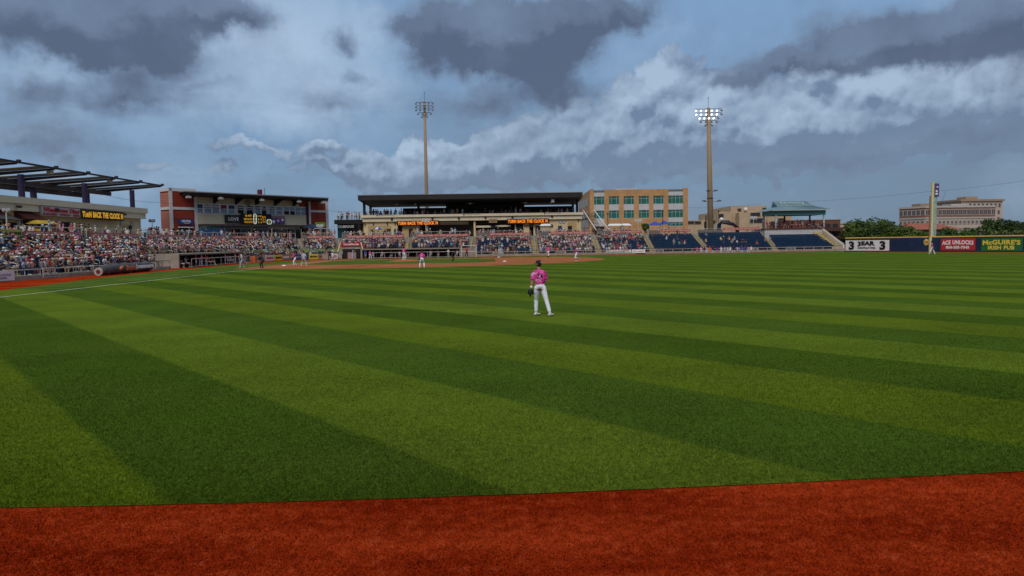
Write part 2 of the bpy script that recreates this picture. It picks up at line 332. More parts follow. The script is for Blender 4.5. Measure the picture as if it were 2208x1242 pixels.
TURF = turf_mat('mown_turf'); TURF2 = turf_mat('plain_turf', False, (0.048, 0.082, 0.012, 1), (0.060, 0.098, 0.018, 1))
TRACK = dirt_mat('red_track', (0.23, 0.018, 0.003, 1), (0.31, 0.034, 0.007, 1), (0.28, 0.064, 0.022, 1))
CLAY = dirt_mat('infield_clay', (0.27, 0.095, 0.04, 1), (0.33, 0.13, 0.06, 1), (0.24, 0.10, 0.05, 1), 30, .3)
PAVE = mat('city_ground', (0.16, 0.15, 0.13), .9, .2, .05, .1, 5)
def sheet(name, pts, z, m, kind='structure', sub=None):
    return tag(MB().add([(p[0], p[1], z) for p in pts], [tuple(range(len(pts)))]).obj(name, m), kind=kind)
tag(MB().quad((-2500, -600, -.02), (2500, -600, -.02), (2500, 4500, -.02), (-2500, 4500, -.02)).obj('ground', PAVE), kind='structure')
# red warning track under the whole ball field, then the turf on it
FIELD = [(-41,-9),(60,-9),(100,40),(100,75),(78.6,110.2),(62.5,136),(62,142.5),(-8,134.5),(-8.5,131.6),(-28,131.1),(-34,130),(-38.5,126.5),(-41,120),(-41,108),(-42,100),(-41,60)]
sheet('warning_track', FIELD, 0.0, TRACK)
edge = [gp(0,1097), gp(300,1091), gp(600,1084), gp(850,1076.5), gp(1104,1068), gp(1400,1056), gp(1650,1045), gp(1950,1030), gp(2208,1018)]
nearR = [(e.x, e.y) for e in edge]
def arc(c, r, a0, a1, n): return [(c[0] + r * math.cos(math.radians(a0 + (a1 - a0) * i / n)), c[1] + r * math.sin(math.radians(a0 + (a1 - a0) * i / n))) for i in range(n + 1)]
OUT = [(-30, 6.5)] + nearR + [(20, 9.5), (50, 17), (76, 40), (84, 68), (75, 107), (64.5, 121.5), (58.5, 131.5), (56, 135.6), (20, 131.8), (4, 130.2), (-12, 128.2), (-20, 127.5)]
OUT += [(-24, 127.2), (-29, 126.5), (-33.5, 124), (-35.8, 119), (-37, 110), (-37.6, 98), (-37.3, 88), (-36.6, 76), (-35, 62), (-31.2, 44), (-29.2, 34), (-28.5, 20)]
turf = sheet('outfield_turf', OUT, 0.012, TURF)
# foul ground strip has no mowing stripes
sheet('foul_turf', [(-28.2, 45), (-28.3, 88), (-29.0, 116), (-25, 118.2), (56, 120.8), (64, 121.0), (58.5, 131.5), (56, 135.6), (20, 131.8), (4, 130.2), (-12, 128.2), (-24, 127.2), (-29, 126.5), (-33.5, 124), (-35.8, 119), (-37, 110), (-37.6, 98), (-37.3, 88), (-36.6, 76), (-35, 62), (-31.2, 44.0)], 0.016, TURF2)
# clay infield: circle about the rubber, clipped a little outside the foul lines
u1 = (B1 - HOME).normalized(); u3 = (B3 - HOME).normalized()
def hp(a, b): q = HOME + u1 * a + u3 * b; return (q.x, q.y)
def on_arc(): 
    pts = []
    for i in range(0, 721):
        t = math.radians(i / 2); q = RUB + Vector((math.cos(t), math.sin(t))) * 28.96; r = q - HOME
        a, b = r.dot(u1), r.dot(u3)
        if a > -3.2 and b > -3.2 and (a > 18 or b > 18): pts.append((math.atan2(b, a), (q.x, q.y)))
    return [p for _, p in sorted(pts)]
skin = on_arc()
sheet('infield_clay', [hp(-1.6, -3.2)] + [hp(38, -3.2)] + skin + [hp(-3.2, 38), hp(-3.2, -1.6)] if False else [hp(-2.0, -2.0)] + skin, 0.020, CLAY)
def infgrass():
    pts = []; o = 1.1; c = 27.43
    for (ca, cb, a0, a1) in ((0, 0, 75, 15), (c, 0, 165, 105), (c, c, 255, 195), (0, c, 345, 285)):
        r = 4.0
        for i in range(9):
            t = math.radians(a0 + (a1 - a0) * i / 8); pts.append(hp(min(max(ca + r * math.cos(t), o), c - o), min(max(cb + r * math.sin(t), o), c - o)))
    return pts
sheet('infield_turf', infgrass(), 0.026, TURF2)
sheet('home_plate_clay', arc(HOME, 3.96, 0, 360, 48)[:-1], 0.030, CLAY)
sheet('pitching_mound', arc(RUB, 2.74, 0, 360, 40)[:-1], 0.031, CLAY)
mb = MB(); n = 32; rr = [(2.7, .032), (1.6, .16), (.8, .25), (0.01, .255)]
vs = [(RUB.x + r * math.cos(2 * math.pi * j / n), RUB.y + r * math.sin(2 * math.pi * j / n), z) for r, z in rr for j in range(n)]
fs = [(i * n + j, i * n + (j + 1) % n, (i + 1) * n + (j + 1) % n, (i + 1) * n + j) for i in range(3) for j in range(n)]
tag(MB().add(vs, fs).obj('mound_clay', CLAY, smooth=True), kind='structure')
CHALK = mat('chalk', (.62, .62, .55), .9, .12, 3)
def line(a, b, w=.1, z=.036):
    a, b = Vector(a), Vector(b); d = (b - a).normalized(); nrm = Vector((-d.y, d.x)) * w / 2
    return MB().add([(*(a - nrm), z), (*(b - nrm), z), (*(b + nrm), z), (*(a + nrm), z)], [(0, 1, 2, 3)])
fl = (B1 - HOME).normalized(); tag(line(HOME + fl * 1.3, HOME + fl * 101, .11).obj('foul_line', CHALK), kind='structure')
f3 = (LFP - HOME).normalized(); tag(line(HOME + f3 * 1.3, LFP, .11).obj('foul_line', CHALK), kind='structure')
mb = MB()
for a in (0, 6.1):
    p = hp(21 + a, -4.6); q = hp(21 + a, -7.6); s_ = line(p, q, .09, .038); mb.add(s_.v, s_.f)
s_ = line(hp(21, -4.6), hp(27.1, -4.6), .09, .0385); mb.add(s_.v, s_.f)
tag(mb.obj('coach_box_line', CHALK), kind='structure')
BASEW = mat('base_canvas', (.72, .72, .70), .6, .05, 3)
for (b, nm, r) in ((B1, 'first base bag beside the umpire and the first base coach', 0), (B2, 'second base bag lying on the clay past the outfielder', 0), (B3, 'third base bag at the coach standing near the field rail', 0)):
    q = gp(612.7, 573.7) if b is B1 else gp(1088, 564.4) if b is B2 else gp(1075.5, 555.2)
    MB().hexa([(-.22,-.22,.02),(.22,-.22,.02),(.22,.22,.02),(-.22,.22,.02)], [(-.19,-.19,.125),(.19,-.19,.125),(.19,.19,.125),(-.19,.19,.125)]).obj('base_bag', BASEW, None, loc=(q.x, q.y, 0.01), label='white ' + nm, cat='base', group='bases of the diamond')
MB().box(-.3, .3, -.08, .08, 0, .04).obj('pitching_rubber', BASEW, None, loc=(RUB.x, RUB.y, .25), rz=math.atan2(-u1.x - u3.x, u1.y + u3.y), label='white pitching rubber on top of the clay mound', cat='rubber')

def blades(name, m, poly_y, n, y0, y1, h, w, z, inside, seed):
    R_ = np.random.RandomState(seed); u = R_.rand(n) ** (2.0 if inside else 1.0); y = y0 + (y1 - y0) * u; x = (R_.rand(n) * 2 - 1) * (y * .74 + 5.5)
    lim = np.interp(x, [e[0] for e in nearR], [e[1] for e in nearR]); keep = (y > lim + R_.uniform(-.012, .012, n)) if inside else (y < lim - R_.uniform(-.005, .02, n)); x, y = x[keep], y[keep]; k = len(x)
    a = R_.rand(k) * 6.283; tp = np.clip((y1 - y) / (y1 - y0) * 1.3, .12, 1) if inside else 1.0; hh = h * R_.uniform(.5, 1.1, k) * tp; ln = R_.uniform(.1, .9, k) * h * tp; b = R_.rand(k) * 6.283; ww = w * R_.uniform(.7, 1.3, k)
    V = np.zeros((k, 3, 3)); V[:, 0] = np.stack([x - np.cos(a) * ww, y - np.sin(a) * ww, np.full(k, z)], 1); V[:, 1] = np.stack([x + np.cos(a) * ww, y + np.sin(a) * ww, np.full(k, z)], 1); V[:, 2] = np.stack([x + np.cos(b) * ln, y + np.sin(b) * ln, z + hh], 1)
    me = bpy.data.meshes.new(name); me.vertices.add(k * 3); me.vertices.foreach_set('co', V.ravel()); me.loops.add(k * 3); me.loops.foreach_set('vertex_index', np.arange(k * 3, dtype=np.int32)); me.polygons.add(k); me.polygons.foreach_set('loop_start', np.arange(0, k * 3, 3, dtype=np.int32)); me.update(); me.materials.append(m)
    return ob(name, me, kind='stuff')
blades('grass_blades', TURF, None, 900000, 6.6, 30.0, .030, .0045, .010, True, 3)
blades('red_turf_fibres', TRACK, None, 480000, 3.4, 8.2, .020, .0045, .0, False, 4)
# ------------------------------------------------------------------ seating bowl
NR = 10; TREAD = .85; FIRST = .9; DEPTH = FIRST + NR * TREAD + .2
RISE = dict(T6=.27, T7=.28, T8=.29, T9=.30, T10=.315, T11=.315)
KEY = ['L0']
def rowz(r):
    k = KEY[0]
    if k in ('L4', 'L5', 'H4', 'H5'): return 1.62 + .21 * (r - 4)
    if k in ('C1', 'C2', 'C3') and r >= 3: return 1.5 + .2 * (r - 3)
    return .35 + RISE.get(k, .262) * r
BZ = dict(L0=3.88, L1=3.88, L2=3.88, L3=3.88, L4=3.86, L5=3.85, C1=3.85, C2=3.84, C3=3.82, H4=3.80, H5=3.85, T6=3.95, T7=4.05, T8=4.12, T9=4.28, T10=4.44)
CZ = 3.85                                               # concourse level
# front-left, front-right, back-left, back-right (as seen from the field), first row
SECT = [
 ('L0', (-39.7, 36.0), (-39.7, 47.8), (-49.4, 36.0), (-49.4, 47.8), 0, .86, 'stand at the right field corner'),
 ('L1', (-39.7, 47.8), (-39.7, 59.8), (-49.4, 47.8), (-49.4, 59.8), 0, .84, 'stand beside the white rail banners'),
 ('L2', (-39.7, 59.8), (-39.7, 71.8), (-49.4, 59.8), (-49.4, 71.8), 0, .80, 'stand just before the rolled tarp'),
 ('L3', (-39.7, 71.8), (-39.7, 84.0), (-49.4, 71.8), (-49.4, 84.0), 0, .84, 'stand behind the rolled tarp'),
 ('L4', (-40.0, 84.0), (-40.2, 96.5), (-49.6, 84.0), (-49.8, 97.5), 4, .95, 'stand above the near dugout'),
 ('L5', (-40.2, 96.5), (-40.6, 109.), (-49.8, 97.5), (-50.0, 111.5), 4, .95, 'stand above the near dugout roof end'),
 ('C1', (-40.6, 109.), (-40.6, 119.5), (-50.0, 111.5), (-49.2, 124.5), 3, .82, 'stand below the red sided building'),
 ('C2', (-40.6, 119.5), (-36.4, 128.0), (-49.2, 124.5), (-40.6, 138.0), 3, .86, 'stand below the scoreboard'),
 ('C3', (-36.4, 128.0), (-31.2, 130.5), (-40.6, 138.0), (-33.4, 140.2), 3, .74, 'stand behind home plate'),
 ('H4', (-31.2, 130.5), (-18.9, 131.2), (-33.4, 140.2), (-20.0, 141.0), 4, .80, 'stand above the far dugout'),
 ('H5', (-18.9, 131.2), (-7.6, 132.6), (-20.0, 141.0), (-7.6, 142.3), 4, .66, 'stand above the far end of the dugout'),
 ('T6', (-7.6, 133.5), (4.6, 135.4), (-7.6, 142.6), (4.5, 144.9), 0, .42, 'half empty stand behind the outfielder'),
 ('T7', (4.6, 135.4), (16.7, 137.0), (4.5, 144.9), (16.7, 146.5), 0, .88, 'full stand behind third base'),
 ('T8', (16.7, 137.0), (27.2, 138.2), (16.7, 146.5), (27.3, 147.8), 0, .46, 'stand in front of the brick building'),
 ('T9', (27.2, 138.2), (38.0, 139.4), (27.3, 147.8), (37.6, 149.0), 0, .10, 'nearly empty stand left of the light pole'),
 ('T10', (38.0, 139.4), (51.6, 140.7), (37.6, 149.0), (52.2, 150.3), 0, .10, 'nearly empty stand behind the bullpen bench'),
 ('T11', (51.6, 140.7), (64.6, 141.6), (52.2, 150.3), (63.5, 151.2), 0, 0.0, 'empty stand below the gazebo'),
]
YSTEP = mat('aisle_paint', (0.40, 0.30, 0.12), .85, .15, 2)
TIERC = mat('tier_concrete', (0.14, 0.135, 0.13), .9, .2, .8)
SEATM = mat('seat_plastic', (0.006, 0.026, 0.066), .42, .25, 1.2, objvar=.15, spec=.4)
# ---- seat template, faces -y
def seat_geo():
    m = MB()
    m.hexa([(-.22,.13,.44),(.22,.13,.44),(.22,.17,.44),(-.22,.17,.44)], [(-.2,.19,.84),(.2,.19,.84),(.2,.26,.80),(-.2,.26,.80)])
    m.hexa([(-.21,.02,.42),(.21,.02,.42),(.21,.12,.42),(-.21,.12,.42)], [(-.21,-.02,.80),(.21,-.02,.80),(.21,.06,.82),(-.21,.06,.82)])
    m.box(-.24, -.215, -.1, .16, 0, .58); m.box(.215, .24, -.1, .16, 0, .58)
    return m
ST = seat_geo(); STME = ST.mesh('stadium_seat', SEATM); STV = np.array(ST.v); STF = ST.f
# ---- people templates (faces -y, origin on the floor between the feet of the seat, hips at y=0)
def person_geo(pose, k=0):
    """returns verts, faces, part ids: 0 skin 1 shirt 2 trousers 3 hair/cap 4 shoes"""
    m = MB(); rnd = random.Random(k * 17 + 3)
    if pose == 'sit':
        hz = .52; lean = rnd.uniform(-.14, .10)
        hip, ch, sh, nk = Vector((0, .02, hz)), Vector((0, .04 + lean * .4, hz + .26)), Vector((0, .04 + lean, hz + .47)), Vector((0, .02 + lean * 1.15, hz + .56))
        m.mi = 1; m.tube([hip - Vector((0, 0, .08)), hip, ch, sh, nk], [(.14,.11), (.18,.13), (.175,.125), (.19,.1), (.06,.06)], 8)
        m.mi = 2
        sp = rnd.uniform(.09, .15)
        for s in (-1, 1):
            kn = Vector((s * (sp + .03), -.42, hz - .03)); m.tube([Vector((s * .09, .0, hz - .04)), kn], [.085, .065], 6)
            m.mi = 0 if k % 2 else 2; ft = Vector((s * (sp + .02), -.42 + rnd.uniform(-.1, .12), .08)); m.tube([kn, ft], [.06, .04], 5)
            m.mi = 4; m.tube([ft + Vector((0, .06, -.03)), ft + Vector((0, -.17, -.05))], [.045, .035], 4); m.mi = 2
        for s in (-1, 1):
            e = Vector((s * .27, -.02 + lean * .5, hz + .2)); a = rnd.choice([0, 0, 1, 2])
            h = [Vector((s * .13, -.3, hz + .06)), Vector((s * .08, -.26, hz + .34)), Vector((s * .1, -.2, hz + .5))][a]
            m.mi = 1; m.tube([Vector((s * .19, .04 + lean, hz + .43)), (Vector((s * .19, .04 + lean, hz + .43)) + e) / 2], [.06, .05], 5)
            m.mi = 0; m.tube([(Vector((s * .19, .04 + lean, hz + .43)) + e) / 2, e, h], [.045, .04, .035], 5)
        hd = nk + Vector((rnd.uniform(-.02, .02), -.03, .14))
    else:
        hz = .92; lean = rnd.uniform(-.06, .04)
        hip, ch, sh, nk = Vector((0, 0, hz)), Vector((0, lean * .4, hz + .25)), Vector((0, lean, hz + .5)), Vector((0, lean, hz + .59))
        m.mi = 1; m.tube([hip - Vector((0, 0, .05)), hip + Vector((0, 0, .05)), ch, sh, nk], [(.165,.12), (.165,.12), (.17,.12), (.195,.1), (.06,.06)], 8)
        m.mi = 2
        for s in (-1, 1):
            kn = Vector((s * .11, -.02, .5)); m.tube([Vector((s * .09, 0, hz)), kn], [.09, .065], 6)
            m.mi = 0 if k % 2 else 2; ft = Vector((s * .12, 0, .06)); m.tube([kn, ft], [.06, .042], 5)
            m.mi = 4; m.tube([ft + Vector((0, .07, -.02)), ft + Vector((0, -.18, -.03))], [.045, .035], 4); m.mi = 2
        for s in (-1, 1):
            s0 = Vector((s * .2, lean, hz + .46)); e = Vector((s * .26, .02, hz + .2)); a = rnd.choice([0, 1, 2])
            h = [Vector((s * .24, -.06, hz - .06)), Vector((s * .1, -.25, hz + .26)), Vector((s * .16, -.2, hz + .05))][a]
            m.mi = 1; m.tube([s0, (s0 + e) / 2], [.06, .052], 5); m.mi = 0; m.tube([(s0 + e) / 2, e, h], [.045, .04, .035], 5)
        hd = nk + Vector((0, -.02, .15))
    m.mi = 0; m.tube([nk - Vector((0, 0, .03)), hd - Vector((0, 0, .06))], [.05, .05], 6)
    m.sphere(hd, .115, 8, 6, (.85, 1, 1.05))
    m.mi = 3; c = hd + Vector((0, .012, .03))
    hat = k % 3
    m.sphere(c, .122, 8, 5, (.88, 1, .95 if hat else 1.0))
    if hat == 1: m.hexa([(-.08,-.22+hd.y,hd.z+.045),(.08,-.22+hd.y,hd.z+.045),(.09,-.08+hd.y,hd.z+.05),(-.09,-.08+hd.y,hd.z+.05)], [(-.08,-.22+hd.y,hd.z+.06),(.08,-.22+hd.y,hd.z+.06),(.09,-.08+hd.y,hd.z+.08),(-.09,-.08+hd.y,hd.z+.08)])
    if hat == 2: m.tube([hd + Vector((0, 0, .045)), hd + Vector((0, 0, .065))], [.19, .18], 8)
    return np.array(m.v), m.f, np.array(m.m)
SIT = [person_geo('sit', k) for k in range(12)]; STAND = [person_geo('stand', k) for k in range(9)]
SKIN = [(.42,.22,.14), (.50,.29,.2), (.36,.18,.11), (.46,.25,.17), (.22,.11,.065), (.09,.045,.03), (.55,.34,.25)]
SHIRTS = [('white', (.66,.65,.64), 20), ('grey', (.26,.26,.27), 7), ('dark grey', (.06,.06,.07), 9), ('black', (.018,.018,.02), 9), ('navy blue', (.02,.03,.075), 11), ('royal blue', (.035,.09,.32), 3),
          ('light blue', (.22,.42,.6), 6), ('teal', (.04,.33,.33), 3), ('red', (.48,.03,.035), 7), ('pink', (.62,.16,.3), 6), ('salmon', (.62,.24,.17), 5), ('orange', (.62,.16,.03), 3), ('maroon', (.14,.015,.03), 4),
          ('purple', (.14,.05,.28), 3), ('yellow', (.6,.47,.08), 2), ('green', (.04,.22,.09), 2), ('beige', (.42,.33,.22), 7), ('pale pink', (.6,.38,.38), 3), ('olive', (.14,.14,.06), 2)]
HAIR = [(.02,.014,.01), (.045,.025,.014), (.1,.055,.025), (.28,.18,.09), (.3,.29,.28)]
CAPS = [('white', (.62,.62,.62)), ('navy', (.015,.022,.07)), ('black', (.015,.015,.016)), ('pink', (.6,.14,.3)), ('red', (.42,.03,.03)), ('straw', (.45,.34,.18)), ('grey', (.3,.3,.3)), ('blue', (.04,.10,.28)), ('white', (.62,.62,.62)), ('white', (.62,.62,.62))]
PANTS = [(.03,.04,.08), (.05,.07,.14), (.32,.27,.2), (.02,.02,.022), (.45,.44,.42), (.14,.14,.15), (.25,.2,.14)]
SHIRTS = [(n, tuple(.72 * q + .28 * (.3 * c[0] + .5 * c[1] + .2 * c[2]) for q in c) if n not in ('white',) else tuple(.86 * q for q in c), w) for n, c, w in SHIRTS]
SHW = [s[2] for s in SHIRTS]
PEOPLEM = mat('clothes_and_skin', (1, 1, 1), .85, .14, 7, attr='Col', spec=.1)
def look(rnd, hat):
    sh = rnd.choices(SHIRTS, SHW)[0]; sk = rnd.choice(SKIN)
    if hat: cn, cc = rnd.choice(CAPS)
    else: cn, cc = None, rnd.choice(HAIR)
    return sh[0], cn, [sk, sh[1], rnd.choice(PANTS), cc, rnd.choice([(.3,.3,.3), (.03,.03,.03), (.5,.5,.5), (.2,.12,.08)])]
def colmesh(name, V, F, C):
    me = bpy.data.meshes.new(name); me.from_pydata(V, [], F); me.materials.append(PEOPLEM)
    a = me.color_attributes.new('Col', 'FLOAT_COLOR', 'CORNER')
    lt = np.zeros(len(me.polygons), dtype=np.int32); me.polygons.foreach_get('loop_total', lt)
    c = np.concatenate([C, np.ones((len(C), 1))], 1); a.data.foreach_set('color', np.repeat(c, lt, 0).astype(np.float32).ravel())
    me.update(); return me
PEOPLEM.node_tree.nodes['Principled BSDF'].inputs['Specular IOR Level'].default_value = 0.0
CROWD = dict(V=[], F=[], C=[], n=0)
def crowd_add(acc, tpl, pos, rz, cols, sc=1.0):
    V, F, Pm = tpl; c, s = math.cos(rz), math.sin(rz); R = np.array([[c, s, 0], [-s, c, 0], [0, 0, 1]])
    acc['V'].append(V * sc @ R + np.array(pos)); acc['F'] += [tuple(i + acc['n'] for i in f) for f in F]; acc['n'] += len(V)
    acc['C'].append(np.array([cols[p] for p in Pm]))
seats = []; people = []                                   # (distance, pos, rz, section, row, template, look)
rnd = random.Random(5)
def ordn(n): return ['first', 'second', 'third', 'fourth', 'fifth', 'sixth', 'seventh', 'eighth', 'ninth', 'tenth', 'eleventh'][n]
SROOT = {}
for (key, fl_, fr_, bl_, br_, r0, dens, desc) in SECT:
    KEY[0] = key
    fl_, fr_, bl_, br_ = map(Vector, (fl_, fr_, bl_, br_))
    low = key in ('C1', 'C2', 'C3'); nrows = 8 if key == 'T11' else NR
    root = empty('seating_stand', (*((fl_ + fr_) / 2), 0), 0, label='concrete ' + desc, cat='stand', group='seating stands around the field'); SROOT[key] = root
    off = Vector(root.location)
    def pt(a, t):                                         # a along the front 0..1, t depth in metres
        f, b = fl_.lerp(fr_, a), bl_.lerp(br_, a); return f.lerp(b, t / DEPTH)
    rows = list(range(r0, nrows)); 
    if low: rows = [0, 1] + rows
    for r in rows:
        t0, t1 = FIRST + TREAD * r, FIRST + TREAD * (r + 1); 
        if low and r > 3: zb = rowz(r - 1)
        else: zb = 0 if r == r0 else rowz(r) - .5
        if r == r0 and r0 == 4: zb = 1.45
        if low and r == 3: zb = rowz(1)
        q = [Vector((*pt(a, t), z)) - off for z in (zb, rowz(r)) for (a, t) in ((0, t0), (1, t0), (1, t1 + .02), (0, t1 + .02))]
        MB().hexa(q[:4], q[4:]).obj('tier', TIERC, root)
    # aisle steps at the left edge of the section
    steps = MB(); wA = .62 / (fr_ - fl_).length
    for r in rows:
        for h in (0, 1):
            t0 = FIRST + TREAD * (r + .5 * h) - .42; zz = rowz(r) - .27 + .135 * (h + 1)
            q = [Vector((*pt(a, t), z)) - off for z in (zz - .16, zz + .01) for (a, t) in ((-wA, t0), (wA, t0), (wA, t0 + .44), (-wA, t0 + .44))]
            steps.hexa(q[:4], q[4:])
    steps.obj('aisle_steps', YSTEP, root, kind='stuff')
    hr = MB()
    for (ra, rb) in ([(r0, 5), (6, nrows - 1)] if r0 == 0 else [(r0, nrows - 1)]):
        pa, pb = [Vector((*pt(0, FIRST + TREAD * r + .3), rowz(r))) - off for r in (ra, rb)]
        for hgt in (.95, .55): hr.tube([pa + Vector((0, 0, hgt)), pb + Vector((0, 0, hgt))], .035, 5)
        for k in range(ra, rb + 1, 1):
            p = pa.lerp(pb, (k - ra) / (rb - ra)); hr.tube([p, p + Vector((0, 0, .95))], .03, 5)
    hr.obj('handrail', STEEL, root)
    # seats
    for r in rows:
        t = FIRST + TREAD * r + .42; a_, b_ = pt(0, t), pt(1, t); Ls = (b_ - a_).length; d = (b_ - a_).normalized()
        nrm = Vector((-d.y, d.x)); rz = math.atan2(d.y, d.x)
        n = int((Ls - 1.4) / .54); run = None
        for i in range(n):
            w_ = .7 + (Ls - 1.4) * (i + .5) / n; p = a_ + d * w_
            if key == 'H4' and r < 7 and w_ < 5.2 - (r - 4) * .4: continue     # entrance to the dugout tunnel
            dn = dens
            if key == 'T6': dn = .85 if (r > 7 or (i > n * .78 and r > 1) or (r == 3 or r == 0) and .1 < i / n < .75) else (.35 if (i // 4 + r * 3) % 5 < 2 else .06)
            if key == 'T8': dn = .92 if r > 5 else (.1 if r > 3 else (.85 if i < n * .55 else .45 if i > n * .75 else .1))
            if key == 'T9': dn = .30 if r in (9, 6) and i > n * .3 else (.35 if r == 3 and .4 < i / n < .8 else .02)
            if key == 'T10': dn = .42 if (r in (3, 4, 5) and .25 < i / n < .62) else (.3 if r == 4 and i > n * .8 else .015)
            if key in ('H5', 'L2') and r in (5, 6): dn *= .55
            noise_ = noise.noise(Vector((p.x * .55, p.y * .55, r * .9)))
            if 0 < dn: dn = min(1, max(0, dn + .5 * noise_)) if dens > .2 else dn
            occ = rnd.random() < dn
            pos = (p.x, p.y, rowz(r)); seats.append((p.length, pos, rz, key, desc, r, occ, ['beside its left aisle', 'left of centre', 'at the centre', 'right of centre', 'beside its right aisle'][min(4, int(5 * i / n))]))
            if occ:
                k = rnd.randrange(len(SIT)); sn, cn, cols = look(rnd, k % 3 != 0)
                st = rnd.random() < .035
                people.append(((Vector(pos)).length, pos, rz + rnd.uniform(-.35, .35), key, desc, r, k, sn, cn, cols, st))
    if low:     # green padded wall of the cross aisle
        g0 = FIRST + TREAD * 3 - .06
        a_, b_ = pt(0, g0), pt(1, g0); w_ = Wall(a_, b_)
        o = MB(); q = [w_.w(x, y, z) - off for z in (1.1, 1.86) for (x, y) in ((.1, -.06), (w_.L - .1, -.06), (w_.L - .1, .02), (.1, .02))]; o.hexa(q[:4], q[4:])
        o.obj('green_banner', mat('green_vinyl', (.19, .26, .09), .6, .15, 1), root)
SHORT = dict(C1='stand below the red sided building', C2='stand below the scoreboard', C3='stand behind home plate', H4='stand above the far dugout', H5='stand by the white net frame', T6='stand behind the outfielder', T7='stand behind third base', T8='stand below the brick office', T9='stand before the light tower', T10='stand behind the bullpen bench', T11='stand below the gazebo', L0='corner stand', L1='stand by white rail banners', L2='stand before rolled tarp', L3='stand behind rolled tarp', L4='stand above near dugout', L5='far end of near dugout')
seats.sort(key=lambda s: s[0]); people.sort(key=lambda s: s[0])
inview = lambda p: abs(p[0]) < p[1] * .72
free = [s for s in seats if not s[6] and inview(s[1])][:300]; fs_ = set(id(s) for s in free)
free_lab = {}
for s in free:
    ob('stadium_seat', STME, None, s[1], s[2], label='empty seat, %s row, %s, %s' % (ordn(s[5]), SHORT[s[3]], s[7]), cat='seat', group='empty navy stadium seats')
V, F, n = [], [], 0
for s in seats:
    if id(s) in fs_: continue
    if not inview(s[1]) and s[1][1] < 40: continue
    c, q = math.cos(s[2]), math.sin(s[2]); V.append(STV @ np.array([[c, q, 0], [-q, c, 0], [0, 0, 1]]) + np.array(s[1])); F += [tuple(i + n for i in f) for f in STF]; n += len(STV)
me = bpy.data.meshes.new('stadium_seats'); me.from_pydata(np.concatenate(V), [], F); me.materials.append(SEATM); ob('stadium_seats', me, kind='stuff', label='rows of navy stadium seats under the crowd')
used = {}
vis = [p for p in people if inview(p[1])]
for p in vis[:300]:
    (d_, pos, rz, key, desc, r, k, sn, cn, cols, st) = p
    T = STAND[k % 9] if st else SIT[k]; hat = (k % 3 if not st else (k % 9) % 3)
    if hat == 0 and cn: cn = None
    me = colmesh('person', T[0], T[1], np.array([cols[q] for q in T[2]]))
    hatw = {0: 'no hat', 1: '%s cap' % cn, 2: '%s brimmed hat' % cn}[hat] if cn or hat == 0 else 'no hat'
    base = '%s%s shirt, %s, %s row, %s' % ('standing, ' if st else '', sn, hatw, ordn(r), SHORT[key])
    ob('person', me, None, pos, rz, label=base, cat='person', group='spectators in the nearest stands')
for p in people:
    if p in vis[:300]: continue
    (d_, pos, rz, key, desc, r, k, sn, cn, cols, st) = p
    if not inview(pos) and pos[1] < 40: continue
    crowd_add(CROWD, STAND[k % 9] if st else SIT[k], pos, rz, cols, .94)
# ---- concourse deck and its face, red banners
back = []
for s in SECT:
    if not back: back.append(s[3])
    back.append(s[4])
back = [Vector(b) for b in back]
outer = [(66, 151.5), (70, 200), (0, 215), (-90, 200), (-90, 120), (-90, 36)]
MB().add([(*b, CZ) for b in back] + [(*o, CZ) for o in outer] , [tuple(range(len(back) + len(outer)))]).obj('concourse', CONC, kind='structure')
fm = MB()
for a, b in zip(back, back[1:]):
    w_ = Wall(a, b); q = [w_.w(x, y, z) for z in (1.5, CZ - .004) for (x, y) in ((0, 0), (w_.L, 0), (w_.L, .2), (0, .2))]; fm.hexa(q[:4], q[4:])
fm.obj('concourse_wall', CONC, kind='structure')
fm = MB(); w_ = Wall(back[-1], (66.5, 154)); fm.hexa([w_.w(0,0,0), w_.w(w_.L,0,0), w_.w(w_.L,.3,0), w_.w(0,.3,0)], [w_.w(0,0,CZ-.01), w_.w(w_.L,0,CZ-.01), w_.w(w_.L,.3,CZ-.01), w_.w(0,.3,CZ-.01)]); fm.obj('retaining_wall', CONC, kind='structure')
REDB = mat('red_banner', (.44, .10, .09), .7, .12, 1.5); REDT = mat('banner_print', (.62, .42, .36), .7, .1, 2)
LIFE = 'WELCOME TO THE WAHOOS LIFE'
for (a, b, key) in [(s[3], s[4], s[0]) for s in SECT]:
    if key in ('T11', 'L0'): continue
    w_ = Wall(a, b); L0_ = w_.L; x0, x1 = 1.0 + (2.3 if key[0] in 'T' else .6), L0_ - .8
    if key == 'T10': x0 = L0_ * .42
    if key == 'C2': x1 = x0 + 5
    root = empty('banner_rail', (a[0], a[1], 0), w_.rz, label='pink red banner atop the ' + SECT[[s[0] for s in SECT].index(key)][7], cat='banner', group='banners along the concourse rail')
    bz = BZ[key]; MB().box(x0, x1, -.10, -.04, bz, bz + .52).obj('banner', REDB, root)
    lettering('WELCOME TO THE WAHOOS LIFE' , x0 + .25, x1 - .25, bz + .12, bz + .40, -.13, REDT, root, .03)
    m = MB(); m.tube([(.7, 0, CZ + 1.0), (L0_ - .6, 0, CZ + 1.0)], .035, 5); m.tube([(.7, 0, CZ + .12), (L0_ - .6, 0, CZ + .12)], .03, 5)
    m.obj('top_rail', STEEL, root)
    for i in range(int(L0_ / 1.9) + 1):
        x = .7 + i * (L0_ - 1.3) / max(1, int(L0_ / 1.9)); MB().tube([(x, 0, CZ - .02), (x, 0, CZ + 1.0)], .035, 5).obj('post', STEEL, root)
    MB().box(.75, max(x0 - .1, .9), -.03, -.015, CZ + .05, CZ + .75).obj('side_panel', mat('mesh_panel', (.15, .125, .11)), root)
